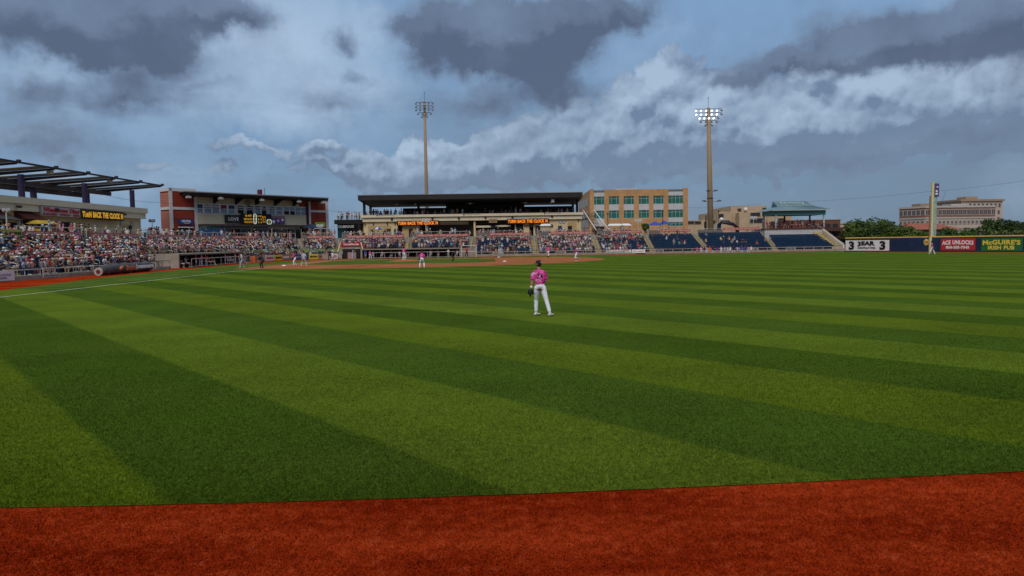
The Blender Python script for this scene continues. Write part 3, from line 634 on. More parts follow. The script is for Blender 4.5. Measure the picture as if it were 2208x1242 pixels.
# ---- people on the concourse behind the rail
def standers(w_, x0, x1, n, y0, y1, z, seed, sit=.35):
    rr = random.Random(seed)
    for i in range(n):
        x = rr.uniform(x0, x1); y = rr.uniform(y0, y1); q = w_.w(x, y, z); k = rr.randrange(12); sn, cn, cols = look(rr, k % 3 != 0)
        T = SIT[k] if rr.random() < sit else STAND[k % 9]
        crowd_add(CROWD, T, (q.x, q.y, z), w_.rz + rr.uniform(-1.2, 1.2), cols, rr.uniform(.9, 1.03))
for i, s in enumerate(SECT):
    if s[0] == 'T11': continue
    w_ = Wall(s[3], s[4]); n = int(w_.L * {'L': 1.9, 'C': 2.3, 'H': 2.0, 'T': 1.5}[s[0][0]])
    if s[0] in ('T9',): n = 12
    if s[0] == 'T10': n = 4
    standers(w_, .3, w_.L - .3, n, .7, 4.6, CZ, 100 + i, .8)
# ---- front rails: the left line and the third base line
def field_rail(pts, label, banners=(), gates=()):
    tot = 0; base = pts[0]
    root = empty('field_rail', (*base, 0), 0, label=label, cat='railing', group='metal rails in front of the stands')
    off = Vector((*base, 0))
    for a, b in zip(pts, pts[1:]):
        w_ = Wall(a, b); P_ = lambda x, y, z: w_.w(x, y, z) - off
        m = MB(); m.hexa([P_(0,-.12,0), P_(w_.L,-.12,0), P_(w_.L,.12,0), P_(0,.12,0)], [P_(0,-.12,.3), P_(w_.L,-.12,.3), P_(w_.L,.12,.3), P_(0,.12,.3)]); m.obj('concrete_base', CONC, root)
        m = MB(); m.tube([P_(0, 0, .84), P_(w_.L, 0, .84)], .04, 5); m.tube([P_(0, 0, .36), P_(w_.L, 0, .36)], .035, 5); m.obj('rail_bar', STEEL, root)
        MB().tube([P_(0, .05, .98), P_(w_.L, .05, .98)], .04, 5).obj('net_cable', DSTEEL, root)
        n = max(1, round(w_.L / 1.9))
        for i in range(n + 1): MB().tube([P_(w_.L * i / n, 0, .28), P_(w_.L * i / n, 0, .88)], .045, 5).obj('post', STEEL, root)
        for i in range(n):
            if (i + int(w_.L)) % 5 == 4:                  # gates have a finer frame
                g = MB(); x0, x1 = w_.L * i / n + .15, w_.L * (i + 1) / n - .15
                for z in (.1, .3, .5, .7, .88): g.tube([P_(x0, -.15, z), P_(x1, -.15, z)], .03, 4)
                for x in (x0, (x0 + x1) / 2, x1): g.tube([P_(x, -.15, .05), P_(x, -.15, .9)], .03, 4)
                g.obj('gate', STEEL, root)
    return root
field_rail([(-39.7, 30), (-39.7, 57), (-39.7, 84)], 'pale metal rail on a concrete base along the right field stands')
field_rail([(-7.6, 133.6), (4.6, 135.5), (27.2, 138.3), (51.6, 140.8), (64.6, 141.7)], 'pale metal rail on a low wall before the third base stands')
# ------------------------------------------------------------------ buildings
BLUES = mat('sign_blue', (.015, .04, .2), .5, .1, 1); PURPLE = mat('sign_purple', (.09, .045, .16), .5, .2, 1.5); REDS = mat('sign_red', (.42, .02, .025), .5, .1, 1)
LETW = mat('letter_white', (.68, .68, .66), .5, .04, 1); LETB = mat('letter_black', (.012, .012, .018), .5, .04, 1); LETY = mat('letter_yellow', (.62, .50, .06), .5, .05, 1)
SIDR = mat('red_siding', (.22, .028, .012), .7, .12, 1.0); SIDL = mat('dark_red_siding', (.20, .026, .014), .7, .12, 1.0); CREAM2 = mat('cream_panel', (.47, .41, .29), .8, .06, .5)
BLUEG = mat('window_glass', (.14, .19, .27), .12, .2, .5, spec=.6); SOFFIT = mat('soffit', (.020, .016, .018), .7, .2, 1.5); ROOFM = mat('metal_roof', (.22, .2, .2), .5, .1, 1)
BROWNP = mat('canopy_panel', (.055, .038, .03), .7, .2, .8)
LIGHTF = mat('fixture', (.34, .33, .32), .5, .05, 3)
# ---- first base side club building (cream) -------------------------------
dw = Wall((-59.0, 48.0), (-59.0, 96.3), 'diner_building', label='long cream stucco building with diner sign behind the right field stands', cat='building')
R = dw.root; ZT = 8.75
def du(u, v=470): return dw.uv(u, v)[0]
LW = dw.uv(303, 470)[0]
MB().box(0, LW, 0, 12, CZ, 7.1).obj('wall', TANW, R)
MB().box(-.1, LW + .3, -.7, 12, 7.1, 7.95).obj('beam', CREAM, R)
MB().box(-.1, LW + .5, -.95, 12.2, 7.95, ZT).obj('parapet', CREAM, R)
MB().box(LW + .5, LW + 2.0, .5, 12, 8.0, 8.1).obj('eave', TRIM, R)
for (u0, u1) in ((40, 62), (72, 110), (122, 152)): 
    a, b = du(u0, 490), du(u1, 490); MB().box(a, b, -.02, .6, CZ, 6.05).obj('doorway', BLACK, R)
    for x in (a, b): MB().box(x - .22, x + .22, -.35, 0, CZ, 6.1).obj('pillar', CREAM, R); MB().box(x - .08, x + .08, -.38, -.352, CZ, 6.05).obj('stripe', mat('maroon_paint', (.16, .012, .03)), R)
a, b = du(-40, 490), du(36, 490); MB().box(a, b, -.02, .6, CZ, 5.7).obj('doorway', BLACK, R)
MB().box(du(6), du(30), -.25, -.05, 5.7, 6.2).obj('menu_board', mat('wood_board', (.30, .17, .06), .7, .2, 2), R)
m = MB(); a, b = du(30, 460), du(70, 460); m.hexa([(a, -1.5, 6.15), (b + .8, -1.5, 6.15), (b + .8, 0, 6.15), (a, 0, 6.15)], [(a, -1.5, 6.2), (b + .3, -1.3, 6.3), (b - .3, 0, 7.1), (a, 0, 7.1)]); m.obj('awning', mat('maroon_awning', (.10, .02, .015), .8, .1, 1), R)
m = MB(); a, b = du(-40, 460), du(4, 460); m.hexa([(a, -1.5, 6.15), (b, -1.5, 6.15), (b, 0, 6.15), (a, 0, 6.15)], [(a, -1.5, 6.2), (b, -1.5, 6.3), (b, 0, 7.1), (a, 0, 7.1)]); m.obj('awning', MATS['maroon_awning'], R)
for u in (22, 104, 169, 252): x = du(u, 445); m = MB(); m.sphere((x, -1.1, 7.55), .28, 8, 5, (1.3, 1.2, .6)); m.bar((x, -1.0, 7.5), (x, -.7, 7.7), .08); m.obj('floodlight', DSTEEL, R)
for u in (258, 281): MB().box(du(u), du(u) + .8, -.15, 0, 5.9, 6.6).obj('wall_lamp', LIGHTF, R)
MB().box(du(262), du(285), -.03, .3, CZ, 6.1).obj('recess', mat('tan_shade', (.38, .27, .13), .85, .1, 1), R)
MB().box(du(276), du(282), -.06, .1, CZ, 6.0).obj('door', BLACK, R)
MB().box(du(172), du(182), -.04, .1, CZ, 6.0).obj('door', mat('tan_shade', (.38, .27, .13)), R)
# signs on it
def board(wall, name, m, u0, v0, u1, v1, y, depth, label, cat='sign', group=None, rect=None):
    r = rect or wall.rect(u0, v0, u1, v1); x0, x1, z0, z1 = r
    p = wall.w((x0 + x1) / 2, y, 0); rt = empty(name, (p.x, p.y, z0), wall.rz, label=label, cat=cat, group=group)
    h = (x1 - x0) / 2; MB().box(-h, h, -depth, 0, 0, z1 - z0).obj('panel', m, rt)
    return rt, h, z1 - z0, -depth
rt, h, H, y = board(dw, 'sign_board', mat('sign_grey', (.40, .36, .36), .6, .1, 1), 73, 448, 157, 467, -.75, .25, 'grey diner sign with red script letters over the doorways')
lettering('Wheelhouse Diner', -h * .96, h * .96, H * .42, H * .95, y - .04, REDS, rt, .04, slant=.25)
lettering('BURGERS · WINGS · BEER', -h * .96, h * .96, H * .06, H * .32, y - .04, REDS, rt, .03)
def led(wall, u0, v0, u1, v1, y, label, m, text='TURN BACK THE CLOCK N'):
    rt, h, H, yy = board(wall, 'led_board', BLACK, u0, v0, u1, v1, y, .3, label, 'scoreboard', 'LED ribbon boards')
    lettering(text, -h * .95, h * .94, H * .17, H * .83, yy - .03, m, rt, .045, name='lettering'); return rt
led(dw, 158, 455, 252, 474, -.75, 'black LED ribbon board with yellow letters on the cream diner building', LEDY)
# food stands in front of it
def cart(p, rz, w, d, h, roofm, bodym, label, name='food_cart'):
    rt = empty(name, (p[0], p[1], CZ), rz, label=label, cat='food cart', group='food carts on the concourse')
    MB().box(-w / 2, w / 2, -d / 2, d / 2, 0, 1.1).obj('counter', bodym, rt)
    m = MB(); 
    for x in (-w / 2 + .05, w / 2 - .05):
        for yy in (-d / 2 + .05, d / 2 - .05): m.bar((x, yy, 0), (x, yy, h), .07)
    m.obj('frame', STEEL, rt)
    m = MB(); m.hexa([(-w/2-.2,-d/2-.2,h),(w/2+.2,-d/2-.2,h),(w/2+.2,d/2+.2,h),(-w/2-.2,d/2+.2,h)], [(-w/2+.3,-.2,h+.45),(w/2-.3,-.2,h+.45),(w/2-.3,.2,h+.45),(-w/2+.3,.2,h+.45)]); m.obj('roof', roofm, rt)
    return rt
q = at(212, 480, 83); cart((-56.5, 80), math.radians(92), 4.2, 2, 2.0, mat('dark_roof', (.05, .05, .05)), DSTEEL, 'food cart with a dark arched roof in front of the cream building')
cart((-56.8, 88), math.radians(92), 3.0, 1.6, 1.7, mat('yellow_tarp', (.55, .36, .03)), mat('yellow_tarp'), 'yellow covered cart near the end of the cream building')
# trellis canopy above
CT = empty('shade_canopy', (-63, 90, 0), 0, label='dark steel shade trellis raised on columns above the cream building', cat='canopy')
fx, bx = -56.7 + 63, -71.5 + 63; zf, zb = 12.55, 11.75
ys = [82.6 + (i - 6) * 6.75 for i in range(12)]; ys = [y * 1.018 for y in ys]
def cz_(x): return zb + (x - bx) / (fx - bx) * (zf - zb)
Y0, Y1 = ys[0] - 90, ys[-1] - 90
m = MB(); m.bar((fx, Y0, zf), (fx, Y1, zf), .18, .22); m.obj('edge_beam', DSTEEL, CT)
MB().bar((bx, Y0, zb - .1), (bx, Y1, zb - .1), .2, .35).obj('edge_beam', DSTEEL, CT)
for x in (-2.2, -8.0 + 1.4): MB().bar((x, Y0, cz_(x) - .75), (x, Y1, cz_(x) - .75), .45, .6).obj('main_beam', DSTEEL, CT)
for yv in ys:
    y = yv - 90; m = MB(); m.hexa([(bx, y-.16, zb-.55), (fx - .3, y-.16, zf-.22), (fx - .3, y+.16, zf-.22), (bx, y+.16, zb-.55)], [(bx, y-.16, zb), (fx + .15, y-.16, zf+.02), (fx + .15, y+.16, zf+.02), (bx, y+.16, zb)]); m.obj('rafter', DSTEEL, CT)
    MB().box(fx - .1, fx + .25, y - .2, y + .2, zf, zf + .3).obj('rafter_end', DSTEEL, CT)
for ya, yb in zip(ys, ys[1:]):
    a, b = ya - 90 + 4.5, yb - 90 - .2
    m = MB(); m.hexa([(bx, a, zb + .02), (fx, a, zf + .02), (fx, b, zf + .02), (bx, b, zb + .02)], [(bx, a, zb + .1), (fx, a, zf + .1), (fx, b, zf + .1), (bx, b, zb + .1)]); m.obj('panel', BROWNP, CT)
for (u, x, Y) in ((57, -60.0, 0), (192, -60.0, 0), (293, -60.3, 0), (-60, -60.0, 0), (82, -68.3, 0), (196, -68.3, 0)):
    Yc = -x / ((1104 - u) / FPX) ; MB().tube([(x + 63, Yc - 90, CZ), (x + 63, Yc - 90, 11.7)], .36 if x > -61 else .42, 10).obj('column', mat('indigo_column', (.022, .013, .045), .5, .1, 2), CT)
for yv in (91, 104.5): MB().box(fx - 1.2, fx - .7, yv - 90, yv - 89.3, zf - .6, zf - .2).obj('lamp', LIGHTF, CT)
# ---- red sided pavilion ---------------------------------------------------
rw = Wall((-57.8, 123.2), (-37.7, 148.0), 'red_pavilion', label='red clapboard and cream building with white trim and long black eave', cat='building')
R = rw.root; X = lambda u, v=460: rw.uv(u, v)[0]
def Z(u, v): return rw.uv(u, v)[1]
TOP = Z(372, 405); xa, xb, xc, xd = X(372.5), X(421.5), X(661), X(705)
def clap(name, x0, x1, z0, z1, y, m, parent, pitch=.30, side=None):
    """one run of lapped boards"""
    n = int((z1 - z0) / pitch)
    me = None
    for i in range(n):
        if me is None:
            b = MB()
            if side is None: b.hexa([(x0, y - .07, 0), (x1, y - .07, 0), (x1, y, 0), (x0, y, 0)], [(x0, y - .015, pitch), (x1, y - .015, pitch), (x1, y, pitch), (x0, y, pitch)])
            else: b.hexa([(side - .07, x0, 0), (side, x0, 0), (side, x1, 0), (side - .07, x1, 0)], [(side - .015, x0, pitch), (side, x0, pitch), (side, x1, pitch), (side - .015, x1, pitch)])
            me = b.mesh(name, m)
        ob(name, me, parent, (0, 0, z0 + i * pitch))
ZM0, ZM1 = Z(400, 452.5), Z(400, 447.0)
MB().box(0, xb, 0, 3.3, CZ, TOP - .2).obj('wall', SIDR, R); MB().box(xd - 6.5, xd + .3, .0, 12, CZ, TOP - .9).obj('wall', SIDR, R)
MB().box(xb, xd - 6.5, .1, 11, CZ, TOP - .7).obj('wall', CREAM2, R)
clap('clapboard', .5, xb - .2, CZ + 3.6, ZM0, 0, SIDR, R); clap('clapboard', .5, xb - .2, ZM1, TOP - .55, 0, SIDR, R)
clap('clapboard', 0, 3.3, CZ, ZM0, 0, mat('sidelit_red_siding', (.34, .12, .08), .7, .1, 1), R, side=0); clap('clapboard', 0, 3.3, ZM1, TOP - .55, 0, MATS['sidelit_red_siding'], R, side=0)  # left face: red siding with the brighter side light put into its colour
clap('clapboard', X(670), xd - .3, CZ + 3.3, Z(690, 458), 0, SIDR, R); clap('clapboard', X(670), xd - .3, Z(690, 453), TOP - 1.3, 0, SIDR, R)
for (x0, x1, z0, z1, n_) in ((-.1, .45, CZ, TOP, 'corner_trim'), (xb - .2, xb + .35, CZ + 1.5, TOP - .9, 'corner_trim'), (.45, xb - .2, ZM0, ZM1, 'belt_trim'), (X(665.5), X(669.5), CZ, TOP - 1.2, 'corner_trim'), (xd - .35, xd + .3, CZ, TOP - .6, 'corner_trim'), (X(669.5), xd - .35, Z(690, 458), Z(690, 453.5), 'belt_trim'), (-.1, X(424), TOP - .55, TOP, 'parapet_trim'), (X(663), xd + .35, TOP - 1.3, TOP - .55, 'parapet_trim')):
    MB().box(x0, x1, -.12, .02, z0, z1).obj(n_, TRIM, R)
MB().box(-.13, .0, -.1, 3.4, TOP - .55, TOP).obj('parapet_trim', TRIM, R); MB().box(-.13, 0, 0, 3.4, ZM0, ZM1).obj('belt_trim', TRIM, R)
EW = Wall(rw.w(0, -3.1, 0).xy, rw.w(rw.L, -3.1, 0).xy); m = MB(); x0, x1 = EW.uv(399, 411)[0], EW.uv(707.5, 423)[0]; zt = EW.uv(420, 412.5)[1] + .16
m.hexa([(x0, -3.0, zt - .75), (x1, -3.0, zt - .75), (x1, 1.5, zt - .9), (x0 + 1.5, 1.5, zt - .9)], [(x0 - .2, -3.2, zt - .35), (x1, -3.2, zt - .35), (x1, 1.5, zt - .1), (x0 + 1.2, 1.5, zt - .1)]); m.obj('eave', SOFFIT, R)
m = MB(); m.hexa([(x0 - .3, -3.3, zt - .34), (x1, -3.3, zt - .34), (x1, 4, zt - .05), (x0 + 1.2, 4, zt - .05)], [(x0 - .3, -3.3, zt - .16), (x1, -3.3, zt - .16), (x1, 4, zt + .12), (x0 + 1.2, 4, zt + .12)]); m.obj('roof', ROOFM, R)
for u in (461, 508, 551, 592, 632): m = MB(); x = X(u, 425); m.hexa([(x-.12,-2.6,zt-1.0),(x+.12,-2.6,zt-1.0),(x+.12,.1,zt-2.0),(x-.12,.1,zt-2.0)], [(x-.12,-2.8,zt-.7),(x+.12,-2.8,zt-.7),(x+.12,.1,zt-.7),(x-.12,.1,zt-.7)]); m.obj('bracket', SOFFIT, R)
for u in (407, 476, 565, 645, 697): x = EW.uv(u, 424)[0]; m = MB(); m.box(x - .35, x + .35, -3.3, -2.7, zt - 1.35, zt - 1.0); m.bar((x, -3, zt - .8), (x, -3, zt - 1.0), .1); m.obj('floodlight', LIGHTF, R)
MB().box(X(569), X(573.5), 1, 2, zt, zt + 1.1).obj('chimney', mat('maroon_vent', (.12, .01, .02)), R); MB().bar((X(585), 2, zt), (X(585), 2, zt + 1.5), .06).obj('antenna', DSTEEL, R)
# upper windows
wz = [(Z(440, 458.5), Z(440, 450)), (Z(440, 449), Z(440, 440.5))]
wins = [(480,548),(568,650),(665,748),(765,840),(860,935),(972,1045),(1080,1155),(1187,1248),(1265,1322),(1355,1422),(1442,1508),(1537,1597),(1610,1665),(1677,1733),(1745,1800)]
POST = {0: ('', NAVY), 1: ('BLUE', mat('grey_poster', (.2, .17, .2))), 2: ('WAHOOS', mat('grey_poster')), 3: ('', mat('crimson_poster', (.22, .012, .03))), 4: ('', NAVY), 5: ('WA', NAVY), 6: ('HO', NAVY), 7: ('OS', NAVY), 8: ('LI', NAVY), 9: ('FE', NAVY)}
for i, (a, b) in enumerate(wins):
    x0, x1 = X(340 + a * .17716, 447), X(340 + b * .17716, 447)
    f = MB().box(x0 - .14, x1 + .14, -.02, .14, wz[0][0] - .15, wz[1][1] + .15).obj('window', WHITE, R)
    for j in (0, 1):
        open_ = j == 0 and i in (5, 6, 8, 11, 12)
        MB().box(x0, x1, -.05, -.024, wz[j][0], wz[j][1]).obj('pane', BLACK if open_ else BLUEG, f)
    if i in POST:
        MB().box(x0 + .02, x1 - .02, -.08, -.054, wz[1][0] + .02, wz[1][1] - .02).obj('poster', POST[i][1], f)
        if POST[i][0]: lettering(POST[i][0], x0 + .1, x1 - .1, wz[1][0] + .2, wz[1][1] - .2, -.095, LETW, f, .03)
MB().box(X(659), X(665), -.05, .08, CZ + 3, zt - 1.2).obj('recess', mat('dark_red_recess', (.05, .012, .008)), R)
lw0, lw1 = Z(560, 484.5), Z(560, 461.5)
MB().box(xb + .4, X(659), -.16, .08, lw0, lw1).obj('balcony_panel', CREAM2, R)
MB().box(xb + .4, X(666), -1.3, .05, lw0 - .35, lw0 - .02).obj('lower_eave', mat('brown_steel', (.05, .035, .03)), R)
# clock
m = MB(); x, z = X(534.5, 437), Z(534.5, 437.5); m.tube([(x, -.15, z), (x, .05, z)], .55, 20); m.obj('clock', mat('clock_bronze', (.22, .17, .11)), R)
# ground floor: mural panes, shop windows, door openings
MUR = [mat('mural_teal', (.04, .25, .3), .5, .5, .8), mat('mural_blue', (.05, .16, .38), .5, .6, .7), mat('mural_pale', (.25, .4, .5), .5, .6, .9)]
zf0, zf1, zf2 = CZ + .1, CZ + 1.9, Z(600, 488)
i = 0
for (u0, u1, k) in ((427, 431, 1), (432, 445, 2), (446, 458, 0), (459, 472, 0), (473, 484, 1), (487, 499, 3), (500, 518, 3), (519, 531, 3), (532, 539.5, 3), (545.5, 554, 3), (555, 565, 3), (566, 577, 3), (580, 592, 4), (593, 601, 4), (602, 619, 4), (620.5, 626, 4), (628, 635, 5), (637, 646, 4), (647, 658, 3)):
    x0, x1 = X(u0, 495), X(u1, 495)
    f = MB().box(x0 - .07, x1 + .07, -.02, .12, zf0, zf2).obj('shop_window', STEEL, R)
    top = MUR[k] if k < 3 else mat('shop_sign', (.42, .41, .4), .6, .2, 1) if k in (4, 5) else DGLASS
    MB().box(x0, x1, -.05, -.024, zf1 + .06, zf2 - .08).obj('pane', top, f); MB().box(x0, x1, -.05, -.024, zf0, zf1 - .02).obj('pane', MUR[1] if k < 3 else DGLASS if i % 3 else BLACK, f); i += 1
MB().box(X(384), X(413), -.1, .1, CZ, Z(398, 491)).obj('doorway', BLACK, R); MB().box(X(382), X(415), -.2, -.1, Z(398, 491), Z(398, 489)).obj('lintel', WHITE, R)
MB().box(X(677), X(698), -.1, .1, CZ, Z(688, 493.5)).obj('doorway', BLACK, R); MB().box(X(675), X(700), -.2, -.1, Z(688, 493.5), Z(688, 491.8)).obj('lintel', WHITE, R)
for (u) in (687,): MB().box(X(u - 3.5), X(u + 4), -.14, -.07, Z(u, 448), Z(u, 440)).obj('vent', SIDL, R); MB().box(X(u - 3.5), X(u + 4), -.14, -.07, Z(u, 470.5), Z(u, 461)).obj('vent', SIDL, R)
# boards hung on the pavilion
rt, h, H, y = board(rw, 'sign_board', BLUES, 383, 473, 413.5, 484, -.1, .3, 'blue sign with white lettering over the dark doorway of the red pavilion')
lettering('CENTRAL', -h * .62, h * .72, H * .42, H * .86, y - .03, LETW, rt, .03); lettering('At The Bay', -h * .3, h * .5, H * .12, H * .32, y - .03, LETW, rt, .02)
rt, h, H, y = board(rw, 'sign_board', LETB, 482.5, 463.5, 516, 480.5, -.3, .3, 'black sign reading LOVE in white serif letters beside the scoreboard')
lettering('LOVE', -h * .62, h * .66, H * .28, H * .68, y - .03, LETW, rt, .01); lettering('Pensacola is for', -h * .6, h * .6, H * .78, H * .88, y - .03, mat('dim_print', (.14, .13, .12)), rt, .01); lettering('OPEN', -h * .15, h * .2, H * .1, H * .2, y - .03, MATS['dim_print'], rt, .01)
rt, h, H, y = board(rw, 'scoreboard', BLACK, 516.5, 461.5, 580, 483.5, -.35, .5, 'black electronic scoreboard with amber team scores and game clock', 'scoreboard')
def sc(t, a, b, c, d): lettering(t, -h + 2 * h * a, -h + 2 * h * b, H * c, H * d, y - .03, LEDY, rt, .01)
sc('4:49', .1, .31, .68, .92); sc('SMOKIES', .06, .34, .38, .56); sc('WAHOOS', .07, .34, .1, .28)
sc('R', .405, .46, .68, .88); sc('H', .52, .575, .7, .86); sc('E', .61, .66, .7, .86); sc('1', .42, .45, .38, .58); sc('0', .53, .565, .38, .56); sc('0', .62, .655, .38, .56); sc('1', .42, .45, .08, .28); sc('1', .54, .56, .08, .26); sc('0', .62, .655, .08, .26)
sc('B:0', .68, .79, .62, .78); sc('S:1', .69, .79, .4, .56); sc('O:2', .69, .79, .16, .34); sc('3', .88, .93, .08, .26); sc('INN', .85, .96, .32, .4)
FRW = mat('led_frame', (.4, .6, .6), emit=(.6, .9, .95), estr=.8); m = MB()
for (a, b, c, d) in ((.385, .475, .04, .97), (.84, .985, .02, .46)):
    x0, x1, z0, z1 = -h + 2 * h * a, -h + 2 * h * b, H * c, H * d
    for (p, q_) in (((x0, z0 + .15), (x0, z1 - .15)), ((x1, z0 + .15), (x1, z1 - .15)), ((x0 + .15, z1), (x1 - .15, z1)), ((x0 + .15, z0), (x1 - .15, z0)), ((x0, z1 - .15), (x0 + .15, z1)), ((x1, z1 - .15), (x1 - .15, z1)), ((x0, z0 + .15), (x0 + .15, z0)), ((x1, z0 + .15), (x1 - .15, z0))): m.bar((p[0], y - .03, p[1]), (q_[0], y - .03, q_[1]), .06)
m.obj('frame_outline', FRW, rt)
rt, h, H, y = board(rw, 'sign_board', PURPLE, 580.5, 466, 610, 482.5, -.3, .3, 'purple illustrated sign to the side of the scoreboard')
lettering('PAPPA RODCO', -h * .9, h * .85, H * .76, H * .93, y - .03, mat('ochre_print', (.5, .28, .08)), rt, .02)
m = MB(); m.tube([(-.0, y - .05, H * .35), (0, y - .01, H * .35)], [H * .34] * 2, 14); m.obj('print', BLUES, rt); m = MB(); m.tube([(h * .0, y - .08, H * .38), (0, y - .055, H * .38)], [H * .2] * 2, 8); m.obj('print', mat('pink_print', (.5, .25, .28)), rt)
m = MB(); m.tube([(-h * .65, y - .05, H * .25), (-h * .65, y - .01, H * .25)], [H * .22] * 2, 6); m.tube([(h * .65, y - .05, H * .5), (h * .65, y - .01, H * .5)], [H * .16] * 2, 6); m.obj('print', LETW, rt)
rt, h, H, y = board(rw, 'sign_board', mat('lime_sign', (.28, .42, .05), .5, .2, 1), 678, 479.5, 699, 488.5, -.1, .2, 'lime green sign above the far doorway of the red pavilion')
lettering('Publix', -h * .6, h * .6, H * .3, H * .7, y - .03, mat('green_print', (.1, .24, .03)), rt, .02)
# navy pop-up tent
def tent(p, rz, w, h, m, label, group='pop-up tents on the concourse'):
    rt = empty('canopy_tent', (p[0], p[1], CZ), rz, label=label, cat='tent', group=group)
    k = MB(); k.hexa([(-w/2,-w/2,h),(w/2,-w/2,h),(w/2,w/2,h),(-w/2,w/2,h)], [(-.1,-.1,h+.8),(.1,-.1,h+.8),(.1,.1,h+.8),(-.1,.1,h+.8)]); k.obj('roof', m, rt)
    for x in (-w/2+.05, w/2-.05):
        for y in (-w/2+.05, w/2-.05): MB().bar((x, y, 0), (x, y, h), .07).obj('leg', STEEL, rt)
    return rt
tent((-39.2, 142.3), math.radians(48), 2.9, 2.1, NAVY, 'navy pop-up tent standing before the far doorway of the red pavilion')
# ---- clubhouse bridge between pavilion and grandstand ---------------------
cw = Wall((-38.5, 158), (-30.4, 158), 'clubhouse_link', label='low dark link building with a flat roof terrace full of people', cat='building'); R = cw.root
zr = cw.uv(740, 474)[1]; MB().box(0, 8.4, 0, 8, zr - .9, zr).obj('roof_slab', BLACK, R); MB().box(.2, 8.2, 2, 8, CZ, zr - .9).obj('wall', DGLASS, R)
MB().box(.3, 2.4, 1.6, 1.9, CZ, zr - 1.2).obj('door_panel', mat('deep_teal', (.01, .06, .07)), R); MB().box(5.2, 5.5, 0, .5, CZ, zr - .9).obj('column', BLACK, R)
MB().box(5.9, 8.3, 1.2, 1.5, CZ, zr - 1.2).obj('stone_wall', CONC, R)
lettering('FOX CLUBHOUSE', -.55, 4.3, zr - 1.75, zr - 1.2, -.1, mat('sign_steel', (.42, .44, .44)), R, .03)
m = MB(); m.tube([(0, .1, zr + 1.05), (8.4, .1, zr + 1.05)], .035, 5); 
for i in range(9): m.tube([(i * 1.05, .1, zr), (i * 1.05, .1, zr + 1.05)], .03, 5)
m.obj('terrace_rail', WHITE, R)
standers(cw, .3, 7.3, 17, .5, 2.2, zr, 71, .1)
# ---- home plate grandstand building ----------------------------------------
YG = 153.0
gx = lambda u: (u - 1104) / FPX * YG
gw = Wall((at(784, 480, YG).x, YG), (at(1253, 480, YG).x, YG), 'grandstand_building', label='wide tan building under a long black flat canopy behind home plate', cat='building'); R = gw.root
X = lambda u, v=470: gw.uv(u, v)[0]; Z = lambda v, u=1000: gw.uv(u, v)[1]; LG = gw.L
z461, z468, z475, z505 = Z(461.5), Z(468), Z(475.5), Z(505)
MB().box(0, X(857), 0, 9, CZ, z475).obj('wall', TANW, R); MB().box(X(1150), LG, 0, 9, CZ, z475).obj('wall', TANW, R)
MB().box(X(857), X(1150), 1.6, 9, CZ, z475).obj('back_wall', mat('dark_wood', (.045, .03, .02), .7, .2, 1), R)
MB().box(-.1, LG + .1, -.5, 9, z475, z468).obj('beam', CREAM, R); MB().box(-.4, LG + .4, -.9, 9, z468 + .12, z461).obj('parapet', CREAM, R); MB().box(-.3, LG + .3, -.7, 9, z468, z468 + .12).obj('cornice', mat('tan_trim', (.30, .23, .14)), R)
for (u0, u1, m_) in ((887, 903, TANW), (918, 922, CREAM), (1021, 1025, TANW), (1110, 1113, CREAM), (1128, 1141, TANW)): MB().box(X(u0), X(u1), -.02, 1.6, CZ, z475).obj('pier', m_, R)
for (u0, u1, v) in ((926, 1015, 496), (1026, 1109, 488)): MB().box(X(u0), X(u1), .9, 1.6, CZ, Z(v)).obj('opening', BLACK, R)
MB().box(X(1026), X(1058), .4, .6, Z(491), Z(487)).obj('shutter', CREAM, R); MB().box(X(1068), X(1101), .4, .6, Z(490), Z(486.5)).obj('shutter', CREAM, R); MB().box(X(1059), X(1067), .3, .5, Z(493), Z(486)).obj('menu_board', DSTEEL, R)
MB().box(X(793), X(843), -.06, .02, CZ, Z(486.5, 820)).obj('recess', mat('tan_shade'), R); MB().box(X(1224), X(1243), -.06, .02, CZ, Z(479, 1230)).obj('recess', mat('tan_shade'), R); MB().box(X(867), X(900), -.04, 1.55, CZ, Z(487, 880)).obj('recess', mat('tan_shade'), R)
for (u0, u1, v, m_) in ((798, 804, 495, DGLASS), (833, 842, 493.5, BLACK), (849, 858, 493, NAVY), (881, 889, 493, BLACK), (1154, 1165, 487, BLACK), (1203, 1212, 487, NAVY), (1224, 1233, 487, BLACK), (1112, 1126, 479, BLACK)): MB().box(X(u0), X(u1), -.12, .05, CZ, Z(v, (u0 + u1) / 2)).obj('door', m_, R)
for (u, v) in ((787, 484), (805.5, 483), (835.5, 482.5), (852, 482), (1247, 475)): x, z = gw.uv(u, v); MB().box(x - .08, x + .08, -.25, 0, z - .3, z + .3).obj('wall_lamp', DSTEEL, R)
for (u, v) in ((846, 473), (933, 471.5), (990, 471), (1047, 469.5), (1105, 468.5), (1190, 467)): x, z = gw.uv(u, v); MB().box(x - .2, x + .2, -.75, -.5, z - .17, z + .17).obj('speaker', BLACK, R)
for (u0, v0, u1, v1) in ((1142, 484, 1150, 489), (1184, 484, 1192, 488.5)): r = gw.rect(u0, v0, u1, v1); gw.box('tv_screen', DGLASS, r, -.3, -.1)
for (u, v) in ((815, 464.5), (1001, 463), (1174, 460.5)): x, z = gw.uv(u, v); MB().tube([(x, -1.0, z), (x, -.9, z)], .14, 10).obj('emblem', NAVY, R); lettering('HANCOCK WHITNEY', x + .3, x + 3.4, z - .1, z + .1, -.93, mat('grey_print', (.25, .24, .26)), R, .01)
